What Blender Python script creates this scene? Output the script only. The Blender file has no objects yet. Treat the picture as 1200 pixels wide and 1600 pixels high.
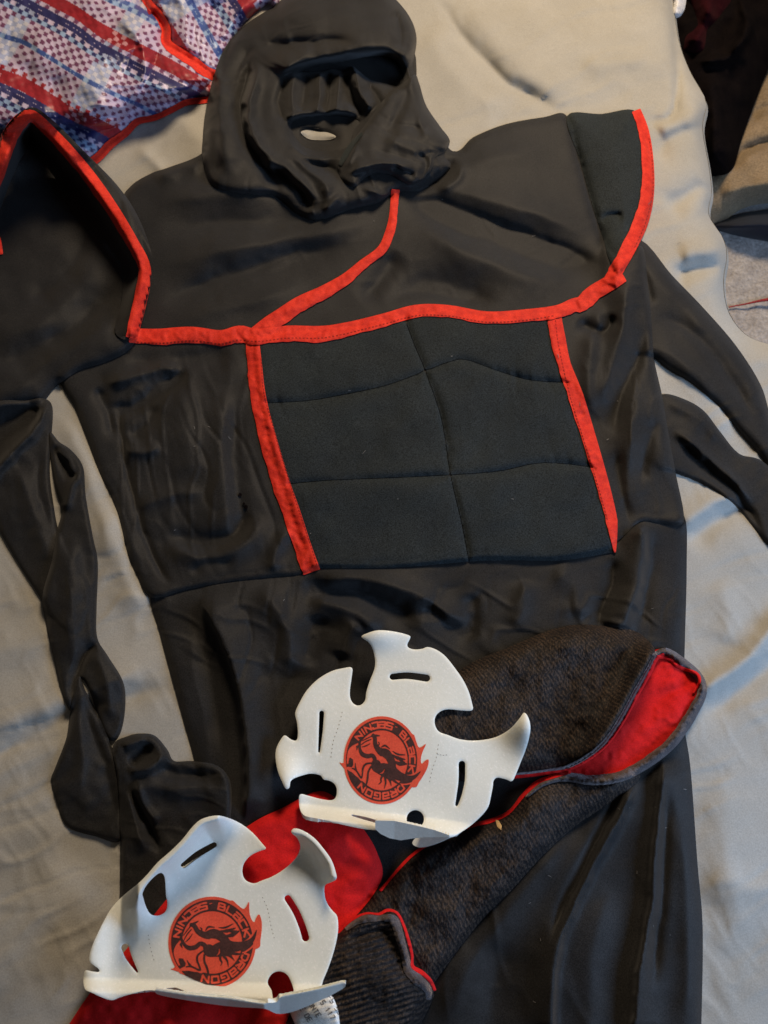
import bpy, math, random
import numpy as np
from mathutils import Vector

random.seed(4)
SC = bpy.context.scene
COL = SC.collection
R = math.radians

# ------------------------------------------------------------------ camera
CAM_H = 0.55                      # metres above the bed
TILT = R(22.0)                    # away from straight down
FPX = 1209.0                      # focal length in photo pixels (1200 x 1600)
cam_d = bpy.data.cameras.new("camera")
cam = bpy.data.objects.new("camera", cam_d)
COL.objects.link(cam)
cam.location = (0, 0, CAM_H)
cam.rotation_euler = (TILT, 0, 0)
cam_d.sensor_fit = 'VERTICAL'
cam_d.angle = 2 * math.atan(800 / FPX)
cam_d.clip_start = 0.01
cam_d.clip_end = 50
cam_d.dof.use_dof = True
cam_d.dof.focus_distance = 0.56
cam_d.dof.aperture_fstop = 9.0
SC.camera = cam
SC.render.resolution_x = 768
SC.render.resolution_y = 1024

# ------------------------------------------------------------------ world + lamps (an indoor picture)
W = bpy.data.worlds.new("World")
SC.world = W
W.use_nodes = True
W.node_tree.nodes['Background'].inputs[0].default_value = (1.0, 0.90, 0.82, 1)
W.node_tree.nodes['Background'].inputs[1].default_value = 0.045


def area(name, loc, target, size, power, colour):
    l = bpy.data.lights.new(name, 'AREA')
    l.shape = 'DISK'
    l.size = size
    l.energy = power
    l.color = colour
    o = bpy.data.objects.new(name, l)
    COL.objects.link(o)
    o.location = loc
    o.rotation_euler = (Vector(target) - Vector(loc)).to_track_quat('-Z', 'Y').to_euler()
    return o


area("ceiling_lamp", (0.26, 1.10, 0.86), (0.1, 0.2, 0), 0.34, 14.8, (1.0, 0.79, 0.55))
area("window_light", (0.80, -0.08, 0.42), (0.15, 0.05, 0), 0.42, 7.0, (0.42, 0.64, 1.0))

SC.view_settings.view_transform = 'Standard'
SC.view_settings.look = 'None'
SC.view_settings.exposure = 0.0
SC.view_settings.gamma = 1.0

# ------------------------------------------------------------------ maths helpers
ST, CT = math.sin(TILT), math.cos(TILT)


def world(px, h):
    """layout coordinate (N,2) on the bed + height in mm (N,) -> metres"""
    a = (px[:, 0] - 600) / FPX
    b = (800 - px[:, 1]) / FPX
    dx = a
    dy = ST + b * CT
    dz = -CT + b * ST
    t = (CAM_H - h * 0.001) / (-dz)
    return np.stack([dx * t, dy * t, CAM_H + dz * t], 1)


def spline(pts, n=6, closed=False):
    p = np.array(pts, float)
    m = len(p)
    out = []
    rng = range(m) if closed else range(m - 1)
    for i in rng:
        if closed:
            p0, p1, p2, p3 = p[(i - 1) % m], p[i], p[(i + 1) % m], p[(i + 2) % m]
        else:
            p0, p1, p2, p3 = p[max(i - 1, 0)], p[i], p[i + 1], p[min(i + 2, m - 1)]
        for k in range(n):
            t = k / n
            out.append(0.5 * ((2 * p1) + (-p0 + p2) * t + (2 * p0 - 5 * p1 + 4 * p2 - p3) * t * t
                              + (-p0 + 3 * p1 - 3 * p2 + p3) * t ** 3))
    if not closed:
        out.append(p[-1])
    return np.array(out)


def sd_poly(P, poly):
    """signed distance, negative inside"""
    poly = np.asarray(poly, float)
    x, y = P[:, 0], P[:, 1]
    d = np.full(len(P), 1e18)
    ins = np.zeros(len(P), bool)
    n = len(poly)
    for i in range(n):
        ax, ay = poly[i]
        bx, by = poly[(i + 1) % n]
        ex, ey = bx - ax, by - ay
        L = ex * ex + ey * ey
        if L < 1e-12:
            continue
        wx, wy = x - ax, y - ay
        t = np.clip((wx * ex + wy * ey) / L, 0, 1)
        qx, qy = wx - ex * t, wy - ey * t
        d = np.minimum(d, qx * qx + qy * qy)
        if ay != by:
            c = ((ay > y) != (by > y)) & (x < (bx - ax) * (y - ay) / (by - ay) + ax)
            ins ^= c
    d = np.sqrt(d)
    return np.where(ins, -d, d)


def sd_stroke(P, pts, rad):
    """distance to a polyline with a radius per vertex"""
    pts = np.asarray(pts, float)
    if np.isscalar(rad):
        rad = [rad] * len(pts)
    rad = np.interp(np.linspace(0, 1, len(pts)), np.linspace(0, 1, len(rad)), rad)
    d = np.full(len(P), 1e9)
    for i in range(len(pts) - 1):
        a, e = pts[i], pts[i + 1] - pts[i]
        L = e @ e
        if L < 1e-14:
            continue
        w = P - a
        t = np.clip((w @ e) / L, 0, 1)
        q = w - t[:, None] * e
        d = np.minimum(d, np.hypot(q[:, 0], q[:, 1]) - (rad[i] + (rad[i + 1] - rad[i]) * t))
    return d


_rng = np.random.RandomState(11)
_lat = _rng.rand(64, 64) * 2 - 1


def vnoise(P, scale, ox=0.0, ang=0.0, stretch=1.0):
    c, s = math.cos(ang), math.sin(ang)
    u = (P[:, 0] * c + P[:, 1] * s) / (scale * stretch) + ox + 400
    v = (-P[:, 0] * s + P[:, 1] * c) / scale + ox * 1.7 + 400
    iu, iv = np.floor(u).astype(int), np.floor(v).astype(int)
    fu, fv = u - iu, v - iv
    fu = fu * fu * fu * (fu * (fu * 6 - 15) + 10)
    fv = fv * fv * fv * (fv * (fv * 6 - 15) + 10)
    g = lambda a, b: _lat[a % 64, b % 64]
    return ((g(iu, iv) * (1 - fu) + g(iu + 1, iv) * fu) * (1 - fv)
            + (g(iu, iv + 1) * (1 - fu) + g(iu + 1, iv + 1) * fu) * fv)


def wrinkle(P, amp, scale, ang, stretch, y0=-9999, y1=9999, ox=0.0):
    """thin irregular creases running along ang, in patches"""
    Q = P + scale * 0.45 * np.stack([vnoise(P, scale * 2.1, 13.0 + ox), vnoise(P, scale * 2.1, 29.0 + ox)], 1)
    n = vnoise(Q, scale, 5.0 + ox, ang, stretch)
    r = np.clip(1 - np.abs(n) * 2.6, 0, 1) ** 1.5
    m = np.clip(vnoise(P, scale * 4.5, 41.0 + ox) * 1.6 + 0.45, 0, 1)
    e = np.clip((P[:, 1] - y0) / 40, 0, 1) * np.clip((y1 - P[:, 1]) / 40, 0, 1)
    return amp * r * m * e


def fold(P, pts, amp, wl, wr, taper=0.22):
    """a crease or ridge along a line; wl / wr are the widths on its two sides"""
    c = spline(pts, 4)
    seg = np.hypot(*(c[1:] - c[:-1]).T)
    acc = np.concatenate([[0], np.cumsum(seg)])
    best = np.full(len(P), 1e18)
    side = np.zeros(len(P))
    par = np.zeros(len(P))
    for i in range(len(c) - 1):
        a, e = c[i], c[i + 1] - c[i]
        L = e @ e
        if L < 1e-9:
            continue
        w = P - a
        t = np.clip((w @ e) / L, 0, 1)
        q = w - t[:, None] * e
        d = q[:, 0] ** 2 + q[:, 1] ** 2
        m = d < best
        best = np.where(m, d, best)
        side = np.where(m, e[0] * w[:, 1] - e[1] * w[:, 0], side)
        par = np.where(m, acc[i] + t * seg[i], par)
    par = par / acc[-1]
    env = np.clip(np.minimum(par, 1 - par) / taper, 0, 1)
    env = env * env * (3 - 2 * env)
    wd = np.where(side > 0, wr, wl)      # side > 0: right hand side when y points down
    return amp * env * np.exp(-(best / (wd * wd) + 0.03) ** 0.72) * 1.07


# the relief of everything laid down so far, so that each layer rests on the one below
GS = 3.0
GX0, GY0, GNX, GNY = -300.0, -260.0, 600, 700
GH = np.full((GNY, GNX), -250.0)
GP = np.stack(np.meshgrid(GX0 + GS * np.arange(GNX), GY0 + GS * np.arange(GNY)), -1).reshape(-1, 2)


def sample(A, P):
    u = np.clip((P[:, 0] - GX0) / GS, 0, GNX - 1.001)
    v = np.clip((P[:, 1] - GY0) / GS, 0, GNY - 1.001)
    iu, iv = u.astype(int), v.astype(int)
    fu, fv = u - iu, v - iv
    return ((A[iv, iu] * (1 - fu) + A[iv, iu + 1] * fu) * (1 - fv)
            + (A[iv + 1, iu] * (1 - fu) + A[iv + 1, iu + 1] * fu) * fv)


def gblur(A, px):
    m = (A > -100).astype(float)
    fy = np.fft.fftfreq(GNY)[:, None]
    fx = np.fft.rfftfreq(GNX)[None, :]
    k = np.exp(-2 * (math.pi * px / GS) ** 2 * (fx * fx + fy * fy))
    n = np.fft.irfft2(np.fft.rfft2(A * m) * k, s=A.shape)
    d = np.fft.irfft2(np.fft.rfft2(m) * k, s=A.shape)
    return np.where(d > 0.02, n / np.maximum(d, 0.02), A)


def grid_mesh(sdf, box, step):
    """marching squares over a region: returns (points, faces)"""
    x0, y0, x1, y1 = box
    nx, ny = int((x1 - x0) / step) + 2, int((y1 - y0) / step) + 2
    gx, gy = x0 + step * np.arange(nx), y0 + step * np.arange(ny)
    P = np.stack(np.meshgrid(gx, gy), -1).reshape(-1, 2)
    D = sdf(P).reshape(ny, nx)
    D = np.where(np.abs(D) < 1e-6, 1e-6, D)
    I = D < 0
    idx = np.full((ny, nx), -1)
    idx[I] = np.arange(I.sum())
    pts = [P.reshape(ny, nx, 2)[I]]
    n = int(I.sum())
    c = I[:-1, :-1].astype(int) + I[:-1, 1:] + I[1:, 1:] + I[1:, :-1]
    fy, fx = np.where(c == 4)
    faces = np.stack([idx[fy, fx], idx[fy + 1, fx], idx[fy + 1, fx + 1], idx[fy, fx + 1]], 1).tolist()
    extra, key = [], {}
    by, bx = np.where((c > 0) & (c < 4))
    for j, i in zip(by.tolist(), bx.tolist()):
        cs = [(j, i), (j + 1, i), (j + 1, i + 1), (j, i + 1)]
        f = []
        for k in range(4):
            a, b = cs[k], cs[(k + 1) % 4]
            if I[a]:
                f.append(int(idx[a]))
            if I[a] != I[b]:
                kk = (a, b) if a < b else (b, a)
                if kk not in key:
                    da, db = D[kk[0]], D[kk[1]]
                    t = da / (da - db)
                    pa = (gx[kk[0][1]], gy[kk[0][0]])
                    pb = (gx[kk[1][1]], gy[kk[1][0]])
                    extra.append((pa[0] + (pb[0] - pa[0]) * t, pa[1] + (pb[1] - pa[1]) * t))
                    key[kk] = n + len(extra) - 1
                f.append(key[kk])
        if len(f) >= 3:
            faces.append(f)
    if extra:
        pts.append(np.array(extra))
    return np.concatenate(pts), faces


def link(name, V, F, mat, parent=None, smooth=True, col=None):
    me = bpy.data.meshes.new(name)
    off = np.array(parent.matrix_world.translation) if parent is not None and False else None
    o = bpy.data.objects.new(name, me)
    loc = root_loc(parent) if parent is not None else np.zeros(3)
    me.from_pydata((np.asarray(V) - loc).tolist(), [], F)
    me.materials.append(mat)
    if smooth:
        me.polygons.foreach_set('use_smooth', [True] * len(me.polygons))
    if col is not None:
        ca = me.color_attributes.new("weave", 'FLOAT_COLOR', 'POINT')
        ca.data.foreach_set('color', np.concatenate([col, np.ones((len(col), 1))], 1).astype('f').ravel())
    me.update()
    COL.objects.link(o)
    if parent is not None:
        o.parent = parent
    return o


def root_loc(o):
    l = np.zeros(3)
    while o is not None:
        l += np.array(o.location)
        o = o.parent
    return l


def thing(name, label, cat, at, group=None):
    o = bpy.data.objects.new(name, None)
    o.empty_display_size = 0.02
    COL.objects.link(o)
    p = world(np.array([at], float), np.array([0.0]))[0]
    o.location = p
    o['label'] = label
    o['category'] = cat
    if group:
        o['group'] = group
    return o


def solidify(V, F, t):
    """closed slab of thickness t (metres) below a surface"""
    me = bpy.data.meshes.new("tmp")
    me.from_pydata(V.tolist(), [], F)
    me.update()
    N = np.empty(len(V) * 3, 'f')
    me.vertex_normals.foreach_get('vector', N)
    N = N.reshape(-1, 3)
    if N[:, 2].mean() < 0:
        N = -N
    bpy.data.meshes.remove(me)
    cnt = {}
    for f in F:
        for a, b in zip(f, f[1:] + f[:1]):
            k = (a, b) if a < b else (b, a)
            cnt[k] = None if k in cnt else (a, b)
    bd = [v for v in cnt.values() if v]
    n = len(V)
    B = V - N * t
    ring = sorted({a for e in bd for a in e})
    r = {a: i for i, a in enumerate(ring)}
    ra = np.array(ring)
    allV = np.concatenate([V, B, V[ra], B[ra]])
    fs = list(F) + [[a + n for a in reversed(f)] for f in F]
    m = len(ring)
    for a, b in bd:
        fs.append([2 * n + r[b], 2 * n + r[a], 2 * n + m + r[a], 2 * n + m + r[b]])
    return allV, fs


def piece(name, outline, mat, parent=None, thick=5.0, w=12.0, blur=14.0, folds=(), bumps=(), noise=(), step=3.0,
          holes=(), rise=None, gap=0.7, solid=0.0, curve=True, level=None, colour=None, write=True, sdf=None,
          floorlevel=False, round_edge=None, fade=9.0, fscale=1.0, warp=3.0, fwid=1.0, wrinkles=(), peeks=()):
    if mat in (M_BLACK, M_PANEL):
        thick *= 0.62
    ol = spline(outline, 5, True) if curve else np.array(outline, float)
    hs = [spline(h, 5, True) for h in holes]
    pk = [spline(h, 5, True) for h in peeks]

    def cutd(P):
        return np.max([-sd_poly(P, h) for h in pk] + [np.full(len(P), -1e3)], axis=0)

    def S(P):
        d = sd_poly(P, ol)
        for h in hs:
            d = np.maximum(d, -sd_poly(P, h))
        if sdf is not None:
            d = np.maximum(d, sdf(P))
        return d
    G0 = GH.copy()
    GB = gblur(G0, blur) if level is None else None

    def H(P, d=None):
        if d is None:
            d = S(P)
        di = np.maximum(-d, 0)
        k = 1 - np.exp(-di / max(w, 0.1))
        f = 1 - np.exp(-di / fade)
        if level is None:
            g = sample(G0, P)
            b = sample(GB, P)
            base = g + (b - g) * (1 - np.exp(-di / 16))
        else:
            base = level(P) if callable(level) else np.full(len(P), float(level))
        h = base + thick * k
        e = np.zeros(len(P))
        if len(folds):
            Q = P + warp * np.stack([vnoise(P, 38, 21.0), vnoise(P, 38, 57.0)], 1) + 0.4 * warp * np.stack(
                [vnoise(P, 14, 31.0), vnoise(P, 14, 77.0)], 1)
        for fd in folds:
            e += fscale * fold(Q, fd[0], fd[1], fd[2] * fwid, fd[3] * fwid, *fd[4:])
        for (cx, cy, rx, ry, a) in bumps:
            e += a * np.exp(-((P[:, 0] - cx) / rx) ** 2 - ((P[:, 1] - cy) / ry) ** 2)
        for i, wk in enumerate(wrinkles):
            e += wrinkle(P, *wk, ox=1.7 * i + len(name))
        for i, nz in enumerate(noise):
            e += nz[0] * vnoise(P, nz[1], 3.3 * i + len(name), *(nz[2:]))
        h = h + e * f
        if rise is not None:
            h = h + rise(P, di)
        if level is None:
            lo = g + gap
            x = (h - lo) / 0.8
            h = lo + 0.8 * np.where(x > 20, x, np.log1p(np.exp(np.clip(x, -30, 20))))
        if round_edge:
            h = h - round_edge * np.exp(-di / 1.6)
        return h
    box = (ol[:, 0].min() - step, ol[:, 1].min() - step, ol[:, 0].max() + step, ol[:, 1].max() + step)
    pts, F = grid_mesh((lambda P: np.maximum(S(P), cutd(P))) if pk else S, box, step)
    V = world(pts, H(pts))
    col = colour(pts) if colour is not None else None
    if solid:
        V, F = solidify(V, F, solid * 0.001)
    o = link(name, V, F, mat, parent, col=col)
    if write:
        m = ((GP[:, 0] > box[0]) & (GP[:, 0] < box[2]) & (GP[:, 1] > box[1]) & (GP[:, 1] < box[3]))
        q = GP[m]
        d = np.where(cutd(q) > 0, 1.0, S(q)) if pk else S(q)
        ii = np.where(m)[0][d < 0]
        flat = GH.reshape(-1)
        flat[ii] = H(q[d < 0], d[d < 0])
    return o, H


def ribbon(pts, widths, n=5):
    c = spline(pts, n)
    w = np.interp(np.linspace(0, 1, len(c)), np.linspace(0, 1, len(widths)), widths) / 2
    t = np.gradient(c, axis=0)
    t /= np.linalg.norm(t, axis=1)[:, None]
    nrm = np.stack([-t[:, 1], t[:, 0]], 1)
    k = np.arange(len(c))
    wob = 1 + 0.05 * np.sin(k * 1.3 + pts[0][0]) + 0.04 * np.sin(k * 2.9 + pts[0][1])
    return np.concatenate([c + nrm * (w * wob)[:, None], (c - nrm * w[:, None])[::-1]])


def sub(poly, ref):
    return [(x / ref[0] + ref[1], y / ref[0] + ref[2]) for x, y in poly]


# ------------------------------------------------------------------ materials
def srgb(r, g, b):
    f = lambda c: (c / 255 / 12.92) if c / 255 <= 0.04045 else ((c / 255 + 0.055) / 1.055) ** 2.4
    return (f(r), f(g), f(b))


def nodes(name):
    m = bpy.data.materials.new(name)
    m.use_nodes = True
    nt = m.node_tree
    b = nt.nodes['Principled BSDF']
    return m, nt, b


def N(nt, kind, **kw):
    n = nt.nodes.new(kind)
    for k, v in kw.items():
        if k in n.inputs:
            n.inputs[k].default_value = v
        else:
            setattr(n, k, v)
    return n


def cloth(name, c1, c2, rough=0.7, sheen=0.3, sheen_tint=(1, 1, 1), weave=1100.0, bump=0.25, spec=0.3, blotch=35.0,
          weave_dist=0.00025, speck=None, sheen_rough=0.4, grain=0.28):
    m, nt, b = nodes(name)
    L = nt.links.new
    tc = N(nt, 'ShaderNodeTexCoord')
    big = N(nt, 'ShaderNodeTexNoise', Scale=blotch, Detail=5.0, Roughness=0.6)
    L(tc.outputs['Object'], big.inputs['Vector'])
    fine = N(nt, 'ShaderNodeTexNoise', Scale=weave, Detail=2.0, Roughness=0.7)
    L(tc.outputs['Object'], fine.inputs['Vector'])
    mix = N(nt, 'ShaderNodeMix', data_type='RGBA')
    mix.inputs[6].default_value = (*c1, 1)
    mix.inputs[7].default_value = (*c2, 1)
    r = N(nt, 'ShaderNodeMapRange')
    r.inputs[1].default_value = 0.35
    r.inputs[2].default_value = 0.65
    L(big.outputs[0], r.inputs[0])
    L(r.outputs[0], mix.inputs[0])
    m2 = N(nt, 'ShaderNodeMix', data_type='RGBA', blend_type='MULTIPLY')
    m2.inputs[0].default_value = 1.0
    rr = N(nt, 'ShaderNodeMapRange')
    rr.inputs[1].default_value = 0.3
    rr.inputs[2].default_value = 0.7
    rr.inputs[3].default_value = 1 - grain
    rr.inputs[4].default_value = 1 + grain
    L(fine.outputs[0], rr.inputs[0])
    L(mix.outputs[2], m2.inputs[6])
    L(rr.outputs[0], m2.inputs[7])
    out = m2.outputs[2]
    if speck:
        sn = N(nt, 'ShaderNodeTexNoise', Scale=speck[1], Detail=3.0, Roughness=0.75)
        L(tc.outputs['Object'], sn.inputs['Vector'])
        sr = N(nt, 'ShaderNodeMapRange')
        sr.inputs[1].default_value = speck[2]
        sr.inputs[2].default_value = speck[2] + 0.12
        L(sn.outputs[0], sr.inputs[0])
        m3 = N(nt, 'ShaderNodeMix', data_type='RGBA')
        L(sr.outputs[0], m3.inputs[0])
        L(out, m3.inputs[6])
        m3.inputs[7].default_value = (*speck[0], 1)
        out = m3.outputs[2]
    L(out, b.inputs['Base Color'])
    bp = N(nt, 'ShaderNodeBump', Strength=bump, Distance=weave_dist)
    L(fine.outputs[0], bp.inputs['Height'])
    L(bp.outputs[0], b.inputs['Normal'])
    b.inputs['Roughness'].default_value = rough
    b.inputs['Specular IOR Level'].default_value = spec
    b.inputs['Sheen Weight'].default_value = sheen
    b.inputs['Sheen Roughness'].default_value = sheen_rough
    b.inputs['Sheen Tint'].default_value = (*sheen_tint, 1)
    return m


M_SHEET = cloth('cream_sheet_cotton', (0.345, 0.33, 0.295), (0.385, 0.37, 0.335), 0.85, 0.08, weave=1000, bump=0.3, spec=0.1, blotch=14, grain=0.13)
M_BLACK = cloth('black_polyester_knit', (0.0125, 0.0121, 0.0124), (0.0190, 0.0181, 0.0175), 0.60, 0.10, (1, 0.98, 0.97), weave=1300, bump=0.5, weave_dist=0.0002, spec=0.13, blotch=16, sheen_rough=0.5, grain=0.6)
M_PANEL = cloth('charcoal_padded_knit', (0.0190, 0.0230, 0.0250), (0.0235, 0.0285, 0.0305), 0.75, 0.08, (0.9, 1, 1), weave=1100, bump=0.6, weave_dist=0.0002, spec=0.06, blotch=26, grain=0.6)
M_RED = cloth('red_binding_tape', (0.55, 0.022, 0.012), (0.76, 0.040, 0.018), 0.72, 0.1, (1, 0.5, 0.4), weave=1100, bump=0.7, spec=0.2, blotch=140, grain=0.2)
M_STITCH = cloth('dark_red_thread', (0.30, 0.012, 0.008), (0.36, 0.016, 0.01), 0.8, 0.0)
M_FELT = cloth('red_fleece_lining', (0.58, 0.013, 0.014), (0.63, 0.017, 0.017), 0.95, 0.2, (1, 0.15, 0.12), weave=1000, bump=0.5, spec=0.1, blotch=30, grain=0.16)
M_FRAY = cloth('grey_frayed_edge', (0.055, 0.045, 0.045), (0.10, 0.085, 0.085), 0.95, 0.4, (1, 0.9, 0.9), weave=650, bump=1.0, spec=0.1, blotch=120, weave_dist=0.0008)
M_FRAYL = cloth('grey_lint', (0.16, 0.155, 0.15), (0.24, 0.23, 0.22), 0.9, 0.0)
M_NAVY = cloth('navy_cloth', (0.006, 0.009, 0.018), (0.010, 0.013, 0.025), 0.8, 0.1)
M_DARK = cloth('dark_brown_plush', (0.004, 0.003, 0.0035), (0.007, 0.005, 0.005), 0.98, 0.0, weave=500, bump=0.8, spec=0.03)
M_WINE = cloth('wine_red_plush', (0.018, 0.003, 0.005), (0.03, 0.005, 0.007), 0.95, 0.03, (1, .4, .4), weave=500, bump=0.8, spec=0.03)
M_WINE2 = cloth('dark_red_ribbon', (0.26, 0.02, 0.02), (0.32, 0.03, 0.03), 0.8, 0.0)
M_TAN = cloth('tan_plush', (0.20, 0.145, 0.085), (0.27, 0.20, 0.125), 0.95, 0.4, (1, .9, .8), weave=420, bump=1.0, blotch=30, weave_dist=0.0008)
M_CARPET = cloth('grey_carpet_pile', (0.30, 0.27, 0.25), (0.40, 0.37, 0.35), 0.95, 0.3, weave=260, bump=1.0, blotch=60, weave_dist=0.002)
M_WHITE = cloth('white_plush', (0.62, 0.62, 0.66), (0.72, 0.72, 0.74), 0.95, 0.4, weave=420, bump=1.0, weave_dist=0.0008)
M_LABEL = cloth('white_satin_label', (0.84, 0.82, 0.76), (0.88, 0.86, 0.80), 0.5, 0.1, weave=1800, bump=0.15)
M_INK = cloth('grey_label_ink', (0.16, 0.14, 0.13), (0.2, 0.18, 0.16), 0.7, 0.0)
M_CHIP = cloth('dry_straw', (0.55, 0.36, 0.16), (0.62, 0.44, 0.22), 0.8, 0.0)


def knit_material(ang, pitch):
    m, nt, b = nodes('black_ribbed_knit')
    L = nt.links.new
    tc = N(nt, 'ShaderNodeTexCoord')
    mp = N(nt, 'ShaderNodeMapping')
    mp.inputs['Rotation'].default_value = (0, 0, ang)
    L(tc.outputs['Object'], mp.inputs['Vector'])
    wv = N(nt, 'ShaderNodeTexWave', wave_type='BANDS', bands_direction='X')
    wv.inputs['Scale'].default_value = pitch
    wv.inputs['Distortion'].default_value = 3.5
    wv.inputs['Detail'].default_value = 3.0
    wv.inputs['Detail Scale'].default_value = 2.0
    L(mp.outputs[0], wv.inputs['Vector'])
    mp2 = N(nt, 'ShaderNodeMapping')
    mp2.inputs['Rotation'].default_value = (0, 0, ang)
    mp2.inputs['Scale'].default_value = (1.0, 0.38, 1.0)
    L(tc.outputs['Object'], mp2.inputs['Vector'])
    nz = N(nt, 'ShaderNodeTexNoise', Scale=1000.0, Detail=3.0, Roughness=0.8)
    L(mp2.outputs[0], nz.inputs['Vector'])
    n2 = N(nt, 'ShaderNodeTexNoise', Scale=45.0, Detail=3.0, Roughness=0.6)
    L(tc.outputs['Object'], n2.inputs['Vector'])
    mul = N(nt, 'ShaderNodeMath', operation='MULTIPLY_ADD')
    L(wv.outputs['Fac'], mul.inputs[0])
    mul.inputs[1].default_value = 0.42
    L(n2.outputs[0], mul.inputs[2])
    ad2 = N(nt, 'ShaderNodeMath', operation='MULTIPLY_ADD')
    L(mul.outputs[0], ad2.inputs[0])
    ad2.inputs[1].default_value = 0.26
    L(nz.outputs[0], ad2.inputs[2])
    add = ad2
    r = N(nt, 'ShaderNodeMapRange')
    r.inputs[1].default_value = 0.64
    r.inputs[2].default_value = 0.92
    L(add.outputs[0], r.inputs[0])
    mix = N(nt, 'ShaderNodeMix', data_type='RGBA')
    mix.inputs[6].default_value = (0.006, 0.005, 0.006, 1)
    mix.inputs[7].default_value = (0.088, 0.060, 0.042, 1)  # brownish glint specks painted into the base colour
    L(r.outputs[0], mix.inputs[0])
    L(mix.outputs[2], b.inputs['Base Color'])
    bp = N(nt, 'ShaderNodeBump', Strength=0.9, Distance=0.0007)
    L(add.outputs[0], bp.inputs['Height'])
    L(bp.outputs[0], b.inputs['Normal'])
    b.inputs['Roughness'].default_value = 0.6
    b.inputs['Specular IOR Level'].default_value = 0.2
    return m


M_KNIT = knit_material(R(-32), 120)
M_KNIT2 = knit_material(R(72), 105)


def foam_material():
    m, nt, b = nodes('white_glitter_foam')
    L = nt.links.new
    tc = N(nt, 'ShaderNodeTexCoord')
    vo = N(nt, 'ShaderNodeTexVoronoi', Scale=1300.0)
    L(tc.outputs['Object'], vo.inputs['Vector'])
    sep = N(nt, 'ShaderNodeSeparateColor')
    L(vo.outputs['Color'], sep.inputs[0])
    gt = N(nt, 'ShaderNodeMapRange')
    gt.inputs[1].default_value = 0.90
    gt.inputs[2].default_value = 0.97
    L(sep.outputs[0], gt.inputs[0])
    nz = N(nt, 'ShaderNodeTexNoise', Scale=420.0, Detail=4.0, Roughness=0.7)
    L(tc.outputs['Object'], nz.inputs['Vector'])
    mix = N(nt, 'ShaderNodeMix', data_type='RGBA')
    mix.inputs[6].default_value = (0.80, 0.82, 0.76, 1)
    mix.inputs[7].default_value = (0.85, 0.87, 0.81, 1)
    rr = N(nt, 'ShaderNodeMapRange')
    rr.inputs[1].default_value = 0.3
    rr.inputs[2].default_value = 0.7
    L(nz.outputs[0], rr.inputs[0])
    L(rr.outputs[0], mix.inputs[0])
    m2 = N(nt, 'ShaderNodeMix', data_type='RGBA')
    L(gt.outputs[0], m2.inputs[0])
    L(mix.outputs[2], m2.inputs[6])
    m2.inputs[7].default_value = (0.95, 0.95, 0.90, 1)
    L(m2.outputs[2], b.inputs['Base Color'])
    ro = N(nt, 'ShaderNodeMapRange')
    ro.inputs[3].default_value = 0.6
    ro.inputs[4].default_value = 0.25
    L(gt.outputs[0], ro.inputs[0])
    L(ro.outputs[0], b.inputs['Roughness'])
    bp = N(nt, 'ShaderNodeBump', Strength=0.3, Distance=0.0004)
    L(nz.outputs[0], bp.inputs['Height'])
    L(bp.outputs[0], b.inputs['Normal'])
    return m


M_FOAM = foam_material()
M_EMRED = cloth('red_emblem_print', (0.76, 0.085, 0.045), (0.84, 0.105, 0.055), 0.6, 0.0, weave=900, bump=0.2, spec=0.3, blotch=200, grain=0.12,
                speck=((0.85, 0.35, 0.25), 1500, 0.68))
M_EMBLK = cloth('dark_emblem_print', (0.052, 0.022, 0.020), (0.085, 0.032, 0.027), 0.6, 0.0, weave=900, bump=0.2, spec=0.3, blotch=200,
                speck=((0.30, 0.16, 0.14), 1500, 0.68))


def bag_material():
    m, nt, b = nodes('woven_plastic_plaid')
    L = nt.links.new
    at = N(nt, 'ShaderNodeAttribute', attribute_name='weave')
    L(at.outputs['Color'], b.inputs['Base Color'])
    b.inputs['Roughness'].default_value = 0.42
    b.inputs['Specular IOR Level'].default_value = 0.5
    return m


M_BAG = bag_material()


def hpoly(*a):
    return list(a)


# ------------------------------------------------------------------ the setting: bed sheet and the floor beside the bed
EDGE = [(1046, -250), (1048, -60), (1052, 0), (1060, 60), (1078, 110), (1103, 158), (1098, 200), (1108, 260), (1112, 300),
        (1108, 335), (1130, 372), (1136, 400), (1131, 440), (1138, 485), (1165, 522), (1210, 540), (1300, 560), (1480, 600)]


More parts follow.
